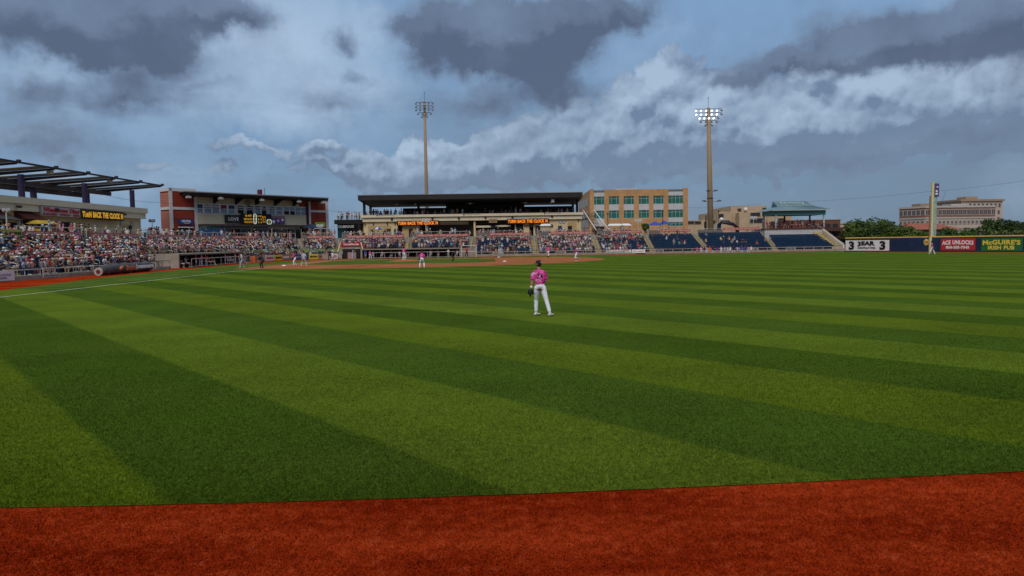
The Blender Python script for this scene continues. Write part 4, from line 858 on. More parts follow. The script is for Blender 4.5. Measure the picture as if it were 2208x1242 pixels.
# canopy over the upper deck
zF, zB = Z(420.5, 1010), Z(442, 1010) + 1.0
x0f, x1f = X(778, 425) , X(1253, 417)
YB = 10.5
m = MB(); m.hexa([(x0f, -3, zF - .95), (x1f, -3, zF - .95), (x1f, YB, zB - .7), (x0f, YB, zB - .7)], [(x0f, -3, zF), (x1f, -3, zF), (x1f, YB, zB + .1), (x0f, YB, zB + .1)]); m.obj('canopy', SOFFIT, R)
m = MB(); m.hexa([(x0f-.1, -3.1, zF), (x1f+.1, -3.1, zF), (x1f+.1, YB, zB + .1), (x0f-.1, YB, zB + .1)], [(x0f-.1, -3.1, zF + .12), (x1f+.1, -3.1, zF + .12), (x1f+.1, YB, zB + .22), (x0f-.1, YB, zB + .22)]); m.obj('roof', ROOFM, R)
MB().box(0, LG, 0, YB, z461 - .3, z461 - .1).obj('deck', CONC, R)
def ud(u, yy): return (u - 1104) / FPX * (YG + yy) - gw.A.x
for (u, yy) in ((789.5, 1.5), (803, 9.5), (906, 9.0), (1237, 9.5), (1246, 2)): x = ud(u, yy); MB().bar((x, yy, z461 - .2), (x, yy, zB + .2 if yy > 5 else zF - .4), .5, .5).obj('column', DSTEEL, R)
DWALL = mat('deck_wall', (.03, .022, .02), .8, .2, .6)
xs0, xs1 = ud(873, 8), ud(1246, 8); zslit = Z(449) + .55
MB().box(xs0, ud(1138, 8), 7.6, 8, z461 - .2, zslit).obj('back_wall', DWALL, R); MB().box(ud(965, 8), ud(1133, 8), 7.6, 8, zslit, zB).obj('back_wall', DWALL, R); MB().box(ud(1138, 8), ud(1236, 8), 7.7, 8, z461 - .2, zslit).obj('back_wall', DWALL, R)
for (u0, u1) in ((1010, 1030), (1045, 1060), (1090, 1130), (1140, 1178)): MB().box(ud(u0, 7.5), ud(u1, 7.5), 7.5, 7.6, z461 - .2, z461 + 1.6).obj('deck_door', BLACK, R)
for u in (859, 899, 1017, 1135, 1190): x = ud(u, 1.2); MB().sphere((x, 1.2, zF - 1.7), .28, 8, 5, (1, 1, .8)).obj('pendant_lamp', LIGHTF, R)
for (u, v) in ((1017, 444), (1133, 443)): x = ud(u, 4); MB().box(x - .75, x + .75, 3.7, 4.3, 11.0, 11.08).obj('ceiling_fan', LIGHTF, R)
x = ud(1194, -2.2); MB().box(x - .3, x + .3, -2.4, -1.9, zF - 1.9, zF - 1.2).obj('camera_box', LIGHTF, R)
MB().bar((ud(1020, 0), 0, zF - 1.2), (ud(1034, 2), 2, z461), .06).obj('cable', DSTEEL, R)
m = MB(); m.tube([(0, -.2, z461 + .35), (LG, -.2, z461 + .35)], .03, 5); m.obj('deck_rail', DSTEEL, R)
standers(gw, X(797), X(872), 22, .4, 2.5, z461 - .35, 72, .5); standers(gw, X(875), X(1240), 48, .4, 5.5, z461 - .35, 73, .8)
# outside stair at its end
rt = empty('outside_stair', (gw.B.x, YG, 0), 0, label='open metal stair rising at the end of the tan grandstand building', cat='stairs'); m = MB(); nst = 16
for i in range(nst): m.box(.3 + i * .16, 2.6 + i * .12, -.2 - i * .3, .12 - i * .3, z461 - .3 - (z461 - CZ) * i / nst - .12, z461 - .3 - (z461 - CZ) * i / nst)
m.obj('stair_flight', mat('stair_brown', (.07, .05, .035)), rt); m = MB()
for (xo, xe) in ((.4, 2.6), (2.7, 5.2)): m.bar((xo, 0, z461 + .5), (xe, -4.8, CZ + 1.0), .12)
m.obj('handrail', WHITE, rt)
led(gw, 857, 476, 947.5, 486.5, -.55, 'black LED ribbon board with orange letters, nearer the red pavilion', LED)
led(gw, 1093, 471.5, 1183, 482.5, -.55, 'black LED ribbon board with orange letters, nearer the brick building', LED)
rt, h, H, y = board(gw, 'sign_board', mat('dark_wood'), 948, 475.5, 1010, 484.5, -.1, .2, 'dark wooden pub sign with faint gold letters under the beam')
lettering("Fish & Joe's Pub", -h * .9, h * .55, H * .25, H * .8, y - .03, mat('gold_print', (.13, .08, .04)), rt, .01)
rt, h, H, y = board(gw, 'sign_board', mat('plaque_tan', (.27, .18, .10)), 1054.5, 472, 1072, 480.5, -.6, .2, 'small tan plaque sign hanging under the cream beam')
lettering('COORS', -h * .7, h * .7, H * .3, H * .6, y - .03, mat('gold_print'), rt, .01)
# umbrellas
def umbrella(p, r, z, cols, label):
    rt = empty('patio_umbrella', (p[0], p[1], CZ), 0, label=label, cat='umbrella', group='patio umbrellas on the concourse')
    MB().tube([(0, 0, 0), (0, 0, z)], .03, 6).obj('pole', STEEL, rt)
    for j in range(8):
        a0, a1 = math.radians(45 * j + 8), math.radians(45 * j + 53); MB().add([(0, 0, z), (r * math.cos(a0), r * math.sin(a0), z - .45), (r * math.cos(a1), r * math.sin(a1), z - .45), (r*.97 * math.cos(a1), r*.97 * math.sin(a1), z - .6), (r*.97 * math.cos(a0), r*.97 * math.sin(a0), z - .6)], [(0, 1, 2), (1, 4, 3, 2)]).obj('canopy_panel', cols[j % 2], rt)
BLU = mat('umbrella_blue', (.02, .07, .35)); q = at(815, 458, 149); umbrella((q.x, 149), 1.0, 2.35, (BLU, WHITE), 'blue and white umbrella before the tan wall of the grandstand building')
q = at(902, 490, 149); umbrella((q.x, 149), .7, 2.4, (mat('umbrella_maroon', (.06, .015, .015)),) * 2, 'dark maroon umbrella by the near LED ribbon board')
q = at(1136, 490, 149.5); umbrella((q.x, 149.5), .6, 2.5, (MATS['umbrella_maroon'],) * 2, 'dark maroon umbrella beside the white awning cart')
cart((at(1176, 490, 149.8).x, 149.8), 0, 2.1, 1.4, 2.0, WHITE, mat('cart_grey', (.2, .2, .2)), 'white roofed cart before the tan wall near the LED board')
cart((at(1326, 485, 158).x, 158), 0, 3.0, 1.8, 2.0, WHITE, mat('cart_navy', (.02, .03, .08)), 'white roofed cart at the foot of the brick building')
cart((at(1349, 485, 158).x, 158), 0, 2.0, 1.8, 2.0, WHITE, mat('cart_navy'), 'smaller white roofed cart beside the hedge')
tent((at(1412, 485, 157).x, 157), 0, 3.0, 2.0, BLU, 'bright blue tent over the third base concourse'); tent((at(1432, 484, 159).x, 159), 0, 2.4, 2.2, BLU, 'blue tent by the white bay of the brick building')
# ---- brick office building --------------------------------------------------
YR = 187.0
BRICK = mat('tan_brick', (.43, .24, .11), .85, .16, 1.5, .3, 25, col2=(.37, .20, .085)); WPAN = mat('white_panel', (.42, .41, .42), .7, .06, .5)
bw = Wall((at(1272, 450, YR).x, YR), (at(1483.5, 450, YR).x, YR), 'brick_office', label='tan brick office block with teal windows and white panels', cat='building'); R = bw.root
X = lambda u, v=450: bw.uv(u, v)[0]; Z = lambda v, u=1380: bw.uv(u, v)[1]; ztop = Z(406.5)
# real piers, spandrels and bays: every bay is set between piers
bays = [(1281, 1303, 1), (1313, 1335, 0), (1345, 1367, 0), (1377.5, 1399.5, 0), (1409, 1431, 0), (1441, 1473, 1)]
rowsz = [(Z(440.5), Z(422.5)), (Z(470.5), Z(453)), (Z(488.8), Z(480))]
MB().box(.3, bw.L - .3, .5, 30, 0, ztop - .3).obj('core', mat('core_grey', (.12, .11, .1)), R)
MB().box(-.05, 0.28, .5, 30, 0, ztop - .2).obj('side_wall', BRICK, R)
e = [X(1272)] + [X(u) for b in bays for u in b[:2]] + [bw.L]
for i in range(0, len(e), 2): MB().box(e[i] + (0 if i == 0 else .0), e[i + 1], 0, .5, 0, ztop if i in (0, 12) else ztop - .2).obj('pier', BRICK, R)
for (u0, u1, white) in bays:
    x0, x1 = X(u0), X(u1); zz = 0; k = WPAN if white else BRICK
    spans = [(0, rowsz[1][0], k if not (white and u0 > 1400) else k), (rowsz[1][1], rowsz[0][0], WPAN), (rowsz[0][1], ztop - (.9 if white else .2), k)]
    if u0 > 1440: spans[0] = (0, rowsz[2][0], BRICK); spans.append((rowsz[2][1], rowsz[1][0], WPAN))
    if u0 == 1281: spans[0] = (Z(487), rowsz[1][0], WPAN); MB().box(x0, x1, .1, .4, 0, Z(487)).obj('entrance', BLACK, R)
    for (z0, z1, mm) in spans: MB().box(x0, x1, .06 if mm is WPAN else .03, .45, z0, z1).obj('spandrel', mm, R)
    for j, (z0, z1) in enumerate(rowsz):
        if j == 2 and u0 < 1440: continue
        f = MB(); n = 3 if not (white and u0 > 1400) else 4; W_ = x1 - x0
        cuts = [0, .24, .76, 1] if n == 3 else [0, .26, .5, .78, 1]
        for c in cuts: f.box(x0 + W_ * c - .04, x0 + W_ * c + .04, .12, .3, z0, z1)
        f.box(x0, x1, .125, .295, z0 + (z1 - z0) * .70 - .04, z0 + (z1 - z0) * .70 + .04); f.box(x0, x1, .125, .295, z0, z0 + .1)
        fr = f.obj('window', mat('window_frame', (.30, .38, .36)), R)
        for a, b in zip(cuts, cuts[1:]):
            for (zl, zh) in ((z0 + .1, z0 + (z1 - z0) * .7 - .04), (z0 + (z1 - z0) * .7 + .04, z1)): MB().box(x0 + W_ * a + .04, x0 + W_ * b - .04, .2, .22, zl, zh).obj('pane', mat('teal_glass_%d' % random.randrange(3), (.012 + random.random() * .012, .085 + random.random() * .04, .078 + random.random() * .03), .12, .25, .3, spec=.5), fr)
for yy in (5, 9.5, 14, 19, 24):
    for (z0, z1) in rowsz[:2] + [(6.2, 9.0)]:
        f = MB().box(-.1, -.052, yy, yy + 2.2, z0, z1).obj('window', mat('window_frame'), R); MB().box(-.13, -.102, yy + .1, yy + 2.1, z0 + .1, z1 - .1).obj('pane', DGLASS, f)
m = MB(); x0, x1 = X(1341), X(1391); m.box(x0, x1, 12, 12.2, ztop - .2, ztop + .9)
m.obj('roof_screen', TRIM, R)
# ---- tan concrete civic block and wing --------------------------------------
CIV = mat('civic_concrete', (.42, .31, .20), .9, .12, .4, .1, 8); YT = 232.0
tw = Wall((at(1486, 480, YT).x, YT), (at(1720, 480, YT).x, YT), 'concrete_civic_block', label='stepped tan concrete civic building seen between the light pole and the gazebo', cat='building'); R = tw.root
X = lambda u, v=470: tw.uv(u, v)[0]; Z = lambda v, u=1600: tw.uv(u, v)[1]
for (u0, u1, v, y0, y1) in ((1486, 1549.5, 472.5, 4, 20), (1549.5, 1579.8, 455.5, 1, 25), (1580, 1658, 443.5, 2, 25), (1590, 1641, 459, -2, 2), (1658, 1720, 464, 5, 25)): MB().box(X(u0), X(u1), y0, y1, 0, Z(v)).obj('wall', CIV, R)
for (u0, v0, u1, v1, y) in ((1489, 476.5, 1503, 481.5, 3.9), (1505, 476.5, 1518, 481.5, 3.9), (1539, 475, 1549, 481, 3.9), (1551.5, 461.5, 1561.5, 469.5, .9), (1563, 475.5, 1575, 481, .9), (1595, 449.5, 1602, 454, 1.9), (1649, 448, 1657, 453.5, 1.9), (1613, 471.5, 1640, 480, -2.1), (1614, 459.5, 1634, 466, -2.1), (1690, 470, 1705, 475, 4.9)):
    r = tw.rect(u0, v0, u1, v1); f = tw.box('window', mat('civic_frame', (.2, .15, .1)), (r[0] - .12, r[1] + .12, r[2] - .12, r[3] + .12), y - .08, y + .05); n = max(1, int((r[1] - r[0]) / 1.5))
    for i in range(n): MB().box(r[0] + (r[1] - r[0]) * i / n + .05, r[0] + (r[1] - r[0]) * (i + 1) / n - .05, y - .14, y - .082, r[2], r[3]).obj('pane', DGLASS, f)
x, z = tw.uv(1611, 450.5); MB().sphere((x, 1.4, z), .55, 12, 8, (1, .5, 1)).obj('dish_antenna', WHITE, R)
lettering('HALL', X(1620), X(1634), Z(452), Z(449), 1.95, mat('tan_letters', (.42, .33, .24)), R, .01)
# ---- brown brick building -----------------------------------------------------
BRB = mat('brown_brick', (.15, .062, .038), .9, .18, 1.2, .2, 20); YQ = 205
qw = Wall((at(1700, 490, YQ).x, YQ), (at(1811, 490, YQ).x, YQ), 'brown_brick_house', label='flat roofed brown brick building with balconies behind the gazebo', cat='building'); R = qw.root
r = qw.rect(1700, 475.5, 1811.5, 545); MB().box(r[0], r[1], 0, 15, 0, r[3]).obj('wall', BRB, R); MB().box(r[0] - .1, r[1] + .1, -.15, 15, r[3], r[3] + .25).obj('coping', mat('coping', (.25, .14, .09)), R)
for (u0, u1) in ((1756, 1766), (1768, 1775), (1780, 1790), (1796, 1806)):
    for (v0, v1) in ((483, 494), (501, 509), (515, 525)):
        q_ = qw.rect(u0, v0, u1, v1); f = qw.box('window', mat('brown_frame', (.06, .03, .02)), (q_[0] - .1, q_[1] + .1, q_[2] - .1, q_[3] + .1), -.06, .1); MB().box(q_[0], q_[1], -.1, -.062, q_[2], q_[3]).obj('pane', DGLASS, f)
for v in (497.5, 512): q_ = qw.rect(1776, v - .8, 1812, v + .8); m = MB(); m.box(q_[0], q_[1], -1.8, 0, q_[2], q_[3]); m.box(q_[0], q_[1], -1.8, -1.7, q_[3], q_[3] + .8) if v < 500 else None; m.obj('balcony', mat('brown_frame'), R)
# ---- far hotel -------------------------------------------------------------------
YH = 420.0
HOT = mat('hotel_wall', (.42, .34, .28), .9, .08, .15); HOTL = mat('hotel_trim', (.40, .36, .33), .8, .06, .2); HOTR = mat('hotel_brown', (.22, .11, .075), .9, .1, .2)
A = at(1939, 480, 436); B_ = at(1994.5, 480, YH); C2_ = at(2145, 480, 424)
hw = Wall((B_.x, B_.y), (C2_.x, C2_.y), 'far_hotel', label='long five storey beige hotel far beyond the left field wall', cat='building'); R = hw.root
hl = Wall((A.x, A.y), (B_.x, B_.y)); 
X = lambda u, v=470: hw.uv(u, v)[0]; Z = lambda v, u=2070: hw.uv(u, v)[1]; z0h = Z(444.5)
def rot(o): o.location = (*((hl.A - hw.A)), 0); 
MB().box(0, hw.L, 0, 20, 0, z0h).obj('wall', HOT, R)
la = hl.rz - hw.rz; lo = Matrix.Rotation(-hw.rz, 4, 'Z') @ Vector((*(hl.A - hw.A), 0))
def left_obj(mb, name, m): o = mb.obj(name, m, R); o.location = lo; o.rotation_euler = (0, 0, la); return o
left_obj(MB().box(0, hl.L - .05, 0, 20, 0, z0h), 'wall', HOT)
for (wl, rot_, Lw, nW) in ((hw, False, hw.L, 17), (hl, True, hl.L, 6)):
    put_ = (lambda mb, n_, m_: mb.obj(n_, m_, R)) if not rot_ else left_obj
    put_(MB().box(-.3, Lw, -.5, 0, z0h - .8, z0h + .3), 'cornice', HOTL); put_(MB().box(0, Lw, -.12, 0, z0h - 6.2, z0h - .8), 'brown_band', HOTR); put_(MB().box(-.1, Lw, -.4, 0, z0h - 7.1, z0h - 6.3), 'cornice', HOTL)
    for fl_i in range(5):
        zc = z0h - 3.4 - fl_i * (4.8 if fl_i == 1 else 4.55) - (1.0 if fl_i else 0); hh = 1.7 if fl_i == 0 else 1.15
        ww = 1.35 if fl_i == 0 else .95
        me = MB().box(-ww, ww, -.3, -.05, -hh, hh).mesh('window', HOTL); mp = MB().box(-ww + .3, -.08, -.36, -.31, -hh + .3, hh - .3).box(.08, ww - .3, -.36, -.31, -hh + .3, hh - .3).mesh('pane', mat('hotel_glass', (.10, .075, .07), .4))
        if zc < 2: continue
        for i in range(nW):
            if not rot_ and i == 2: continue
            x = Lw * (i + .5) / nW; o = ob('window', me, R); pn = ob('pane', mp, o)
            if rot_:
                q_ = lo + Matrix.Rotation(la, 4, 'Z') @ Vector((x, 0, 0)); o.location = (q_.x, q_.y, zc); o.rotation_euler = (0, 0, la)
            else: o.location = (x, 0, zc)
HT = Wall(hw.w(0, 22, 0).xy, hw.w(hw.L, 22, 0).xy); x0, x1 = HT.uv(2073, 450)[0], HT.uv(2161.5, 450)[0]; tz = HT.uv(2110, 429.5)[1]
MB().box(x0, x1, 22, 45, 0, tz - 1.2).obj('tower_wall', HOT, R); MB().box(x0 - 1.2, x1 + .8, 21, 46, tz - 1.2, tz).obj('tower_cornice', mat('hotel_cornice', (.30, .20, .14)), R)
me = MB().box(-.6, .6, 21.8, 22, -1.1, 1.1).mesh('tower_window', mat('hotel_glass'))
for i in range(9): ob('tower_window', me, R, (x0 + 3 + i * (x1 - x0 - 5) / 8, 0, tz - 3.8))
for k in range(4): ob('tower_window', me, R, (x1 - 2.5, 0, tz - 8 - k * 4.2))
for (u0, v0, u1, v1, m_, dp) in ((1984.6, 439, 2004, 447, mat('tank_tan', (.33, .22, .14)), 6), (2082.5, 424, 2108, 431, mat('tank_tan'), 26), (2051, 439.5, 2086, 446, HOTL, 8)):
    WD = Wall(hw.w(0, dp, 0).xy, hw.w(hw.L, dp, 0).xy); r = WD.rect(u0, v0, u1, v1); MB().box(r[0], r[1], dp, dp + 8, min(r[2], z0h), r[3]).obj('roof_plant', m_, R)
# red tiled hip roof pavilion
p0, p1, z0_, z1_ = at(1964, 497, 300), at(2078, 497, 300), at(2020, 494.5, 300).z, at(2020, 484.5, 300).z
rt = empty('hip_roof_house', (p0.x, 300, 0), 0, label='low building with a long red tiled hip roof before the hotel', cat='building'); Lh = p1.x - p0.x
MB().hexa([(0, 0, z0_), (Lh, 0, z0_), (Lh, 16, z0_), (0, 16, z0_)], [(Lh * .12, 7, z1_ + .8), (Lh * .62, 7, z1_ + .8), (Lh * .62, 9, z1_ + .8), (Lh * .12, 9, z1_ + .8)]).obj('roof', mat('red_tiles', (.27, .085, .055), .85, .15, .5), rt); MB().box(2, Lh - 3, 1, 15, 0, z0_).obj('wall', mat('brown_wall', (.09, .05, .04)), rt)
# pale blocks on the horizon
for (u0, v0, u1, v1, Y, nm) in ((1812, 482.5, 1850, 500, 380, 'pale low building on the horizon beside the brown brick building'), (1840, 485, 1880, 500, 520, 'pale distant building above the trees near the three bear banner')):
    a, b = at(u0, v0, Y), at(u1, v0, Y); rt = empty('distant_building', (a.x, Y, 0), 0, label=nm, cat='building'); MB().box(0, b.x - a.x, 0, 20, 0, a.z).obj('wall', CIV, rt); MB().box(-.5, b.x - a.x + .5, -.5, 20, a.z, a.z + .6).obj('cornice', HOTL, rt)
# ---- gazebo deck at the end of the third base stand --------------------------
GX0, GX1, GY0, GY1 = 54.6, 64.6, 149.6, 156.2
dz = at(1715, 492, GY0).z; gz = empty('gazebo', (GX0, GY0, 0), math.radians(1.5), label='teal hip roofed gazebo on a white sided deck above the last stand', cat='gazebo')
GW, GD = GX1 - GX0, GY1 - GY0
pit = .28; mesh_ = MB().hexa([(-2.3, -.07, 0), (GW + .3, -.07, 0), (GW + .3, 0, 0), (-2.3, 0, 0)], [(-2.3, -.015, pit), (GW + .3, -.015, pit), (GW + .3, 0, pit), (-2.3, 0, pit)]).mesh('clapboard', WPAN)
MB().box(-2.3, GW + .3, 0, GD + 1, 2.0, dz - .15).obj('deck_base', WPAN, gz)
z = 2.3
while z < dz - .2: ob('clapboard', mesh_, gz, (0, 0, z)); z += pit
MB().box(-2.5, GW + .5, -.25, GD + 1, dz - .15, dz).obj('deck_floor', mat('deck_redwood', (.12, .025, .015), .7, .2, 1), gz)
RW = MATS['deck_redwood']
for zz in (dz + .1, dz + .5, dz + .95): MB().box(-2.5, GW + .5, -.2, -.12, zz, zz + .07).obj('deck_rail', RW, gz)
for i in range(21): x = -2.45 + i * (GW + 2.9) / 20; MB().box(x - .05, x + .05, -.22, -.1, dz, dz + 1.05).obj('rail_post', RW, gz)
EZ = at(1715, 461, GY0).z; PB = mat('pale_blue_post', (.36, .44, .47)); TEAL = mat('teal_fascia', (.10, .27, .25)); PR = mat('red_post', (.16, .015, .02))
for (x, y, m_) in ((0, 0, PB), (GW, 0, PB), (0, GD, PB), (GW, GD, PR), (GW * .45, GD, PR)): MB().box(x - .14, x + .14, y - .14, y + .14, dz, EZ).obj('post', m_, gz)
for (x0, x1, y0, y1) in ((-.3, GW + .3, -.2, .2), (-.3, GW + .3, GD - .2, GD + .2), (-.2, .2, .2, GD - .2), (GW - .2, GW + .2, .2, GD - .2)): MB().box(x0, x1, y0, y1, EZ - .25, EZ + .75).obj('fascia', TEAL, gz)
ov, zr_, ze = 1.2, at(1715, 434, GY0 + 3.3).z, EZ + .8; zm = ze + (zr_ - ze) * .42
RF = mat('teal_metal_roof', (.13, .22, .25), .4, .08, .6, spec=.5)
low = [(-ov, -ov, ze), (GW + ov, -ov, ze), (GW + ov, GD + ov, ze), (-ov, GD + ov, ze)]; midp = [(1.0, 1.5, zm), (GW - 1.2, 1.5, zm), (GW - 1.2, GD - 1.5, zm), (1.0, GD - 1.5, zm)]
up = [(.6, GD / 2, zr_), (GW - 2.2, GD / 2, zr_)]
MB().add(low + midp, [(0, 1, 5, 4), (1, 2, 6, 5), (2, 3, 7, 6), (3, 0, 4, 7)]).obj('lower_roof', RF, gz)
MB().add(midp + up, [(0, 1, 5, 4), (1, 2, 5), (2, 3, 4, 5), (3, 0, 4)]).obj('upper_roof', RF, gz)
MB().add([(-ov, -ov, ze - .14), (GW + ov, -ov, ze - .14), (GW + ov, -ov, ze), (-ov, -ov, ze), (-ov, GD + ov, ze - .14), (-ov, GD + ov, ze)], [(0, 1, 2, 3), (4, 0, 3, 5)]).obj('gutter', WPAN, gz)
for i in range(1, 26):   # standing seams
    t = i / 26; a = Vector((-ov + t * (GW + 2 * ov), -ov, ze + .03)); b = Vector((1.0 + t * (GW - 2.2), 1.5, zm + .03)); c_ = Vector((.6 + t * (GW - 2.8), GD / 2, zr_ + .03)); MB().bar(a, b, .05).bar(b, c_, .05).obj('seam', RF, gz)
# lettering lies on the upper slope
v, f = glyphs('Dignity', .02); xs = [q[0] for q in v]; ys_ = [q[1] for q in v]
def slope(sx_, tt, off=.1): a = Vector((1.0, 1.5, zm)).lerp(Vector((.6, GD / 2, zr_)), tt); b = Vector((GW - 1.2, 1.5, zm)).lerp(Vector((GW - 2.2, GD / 2, zr_)), tt); q = a.lerp(b, sx_); return (q.x, q.y - off, q.z + off * .5)
MB().add([slope(.16 + .68 * (q[0] - min(xs)) / (max(xs) - min(xs)), .35 + .5 * (q[1] - min(ys_)) / (max(ys_) - min(ys_)), .08 + q[2]) for q in v], f).obj('lettering', mat('roof_letters', (.34, .44, .46)), gz)
q = [slope(.1, .13), slope(.95, .13), slope(.95, .2), slope(.1, .2)]; MB().quad(*q).obj('roof_print', MATS['roof_letters'], gz)
gpw = Wall((GX0, GY0), (GX1, GY0)); standers(gpw, -1.8, GW, 34, .4, 4.5, dz, 91, .6)
tb = MB()
for i in range(6):
    for j in range(2):
        x, y = .3 + i * 1.75, 1 + j * 2.4; MB().tube([(x, y, dz), (x, y, dz + .74)], .04, 6).tube([(x, y, dz + .74), (x, y, dz + .78)], .45, 10).obj('cafe_table', WHITE, None, loc=(GX0, GY0, 0), label='%s white cafe table from the left, %s row on the gazebo deck' % (ordn(i), ['front', 'rear'][j]), cat='table', group='cafe tables on the gazebo deck')
# ------------------------------------------------------------------ players and officials
def ik(a, b, l1, l2, pole):
    a, b, pole = Vector(a), Vector(b), Vector(pole); d = b - a; L_ = min(d.length, (l1 + l2) * .999); u = d.normalized()
    x = (L_ * L_ + l1 * l1 - l2 * l2) / (2 * L_); h = math.sqrt(max(l1 * l1 - x * x, 0)); p = pole - u * pole.dot(u); p = p.normalized() if p.length > 1e-5 else Vector((0, 0, 1))
    return a + u * x + p * h, a + u * L_
CAMO = None
def camo_mat():
    global N, L
    m = bpy.data.materials.new('pink_camouflage'); N, L, b = nodes(m)
    t = nd('ShaderNodeTexCoord'); v = nd('ShaderNodeTexVoronoi', feature='F1', distance='CHEBYCHEV'); L.new(V_('ADD', t.outputs['Object'], (3.1, 1.2, .4)), v.inputs['Vector']); v.inputs['Scale'].default_value = 15
    r = nd('ShaderNodeValToRGB'); s = nd('ShaderNodeSeparateColor'); L.new(v.outputs['Color'], s.inputs[0]); L.new(s.outputs[0], r.inputs[0]); r.color_ramp.interpolation = 'CONSTANT'
    r.color_ramp.elements[0].color = (.34, .012, .13, 1); r.color_ramp.elements[1].position = .28; r.color_ramp.elements[1].color = (.62, .022, .22, 1)
    for p_, c in ((.58, (.68, .08, .34, 1)), (.82, (.72, .34, .55, 1)), (.92, (.55, .015, .15, 1))): e = r.color_ramp.elements.new(p_); e.color = c
    L.new(r.outputs[0], b.inputs['Base Color']); b.inputs['Roughness'].default_value = .8
    w = NZ(t.outputs['Object'], 9, 3, .6); bp = nd('ShaderNodeBump'); bp.inputs['Strength'].default_value = .5; bp.inputs['Distance'].default_value = .03; L.new(w.outputs['Fac'], bp.inputs['Height']); L.new(bp.outputs[0], b.inputs['Normal'])
    return m
CAMO = camo_mat()
SK = mat('skin_tan', (.42, .20, .12), .6, .08, 6); SKD = mat('skin_dark', (.10, .045, .03), .6, .08, 6)
PWH = mat('white_trousers', (.72, .71, .76), .8, .07, 5, .6, 14); PGR = mat('grey_uniform', (.36, .36, .40), .8, .07, 5, .5, 14); BLK = mat('black_cloth', (.014, .014, .016), .85, .2, 5)
NVC = mat('navy_cloth', (.007, .009, .020), .7, .15, 5); HAIRM = mat('dark_hair', (.012, .009, .007), .7, .3, 20); SHOE = mat('white_shoe', (.55, .55, .50), .6, .08, 8); SOLE = mat('dark_sole', (.04, .03, .03)); MITT = mat('black_leather', (.014, .013, .014), .45, .2, 8); MITB = mat('brown_leather', (.12, .05, .02), .5, .2, 8)
PINKF = mat('pink_jersey', (.50, .06, .24), .8, .35, 16)
REDJ = mat('red_shirt', (.42, .02, .03), .8, .1, 4)
def dirty():
    global N, L
    m = bpy.data.materials.new('stained_white_trousers'); N, L, b = nodes(m); t = nd('ShaderNodeTexCoord')
    mp = nd('ShaderNodeMapping'); L.new(t.outputs['Object'], mp.inputs[0]); mp.inputs['Location'].default_value = (-.03 / .19, -.1 / .25, -.90 / .15); mp.inputs['Scale'].default_value = (1 / .19, 1 / .25, 1 / .15)
    g = nd('ShaderNodeTexGradient', gradient_type='SPHERICAL'); L.new(mp.outputs[0], g.inputs[0]); n_ = NZ(t.outputs['Object'], 9, 4, .6)
    f = S_(M_('ADD', g.outputs['Fac'], M_('MULTIPLY', M_('SUBTRACT', n_.outputs['Fac'], .5), .5)), .08, .85); L.new(C_(f, (.74, .73, .80, 1), (.17, .09, .06, 1)), b.inputs['Base Color']); b.inputs['Roughness'].default_value = .85
    w = NZ(V_('MULTIPLY', t.outputs['Object'], (1, 1, .6)), 11, 4, .6); bp = nd('ShaderNodeBump'); bp.inputs['Strength'].default_value = .9; bp.inputs['Distance'].default_value = .04; L.new(w.outputs['Fac'], bp.inputs['Height']); L.new(bp.outputs[0], b.inputs['Normal'])
    return m
def hand(m, wr, direction, thumb, k=1.0):
    """palm, four bent fingers of unequal length and a thumb leaving the side"""
    d = Vector(direction).normalized(); t = Vector(thumb); t = (t - d * t.dot(d)).normalized(); n = d.cross(t)
    pm = wr + d * .085 * k; m.tube([wr, wr + d * .04 * k, pm], [(.024, .02), (.038, .017), (.042, .015)], 8)
    for i, ln in enumerate((.072, .082, .076, .058)):
        s0 = pm + t * (.03 - i * .02) * k - d * .012; s1 = s0 + d * ln * .5 * k + n * .008; s2 = s0 + d * ln * .85 * k + n * .03; m.tube([s0, s1, s2], [.0095, .009, .007], 6)
    a = wr + d * .03 * k + t * .03 * k; m.tube([a, a + t * .025 + d * .03, a + t * .028 + d * .062 + n * .01], [.013, .011, .008], 6)
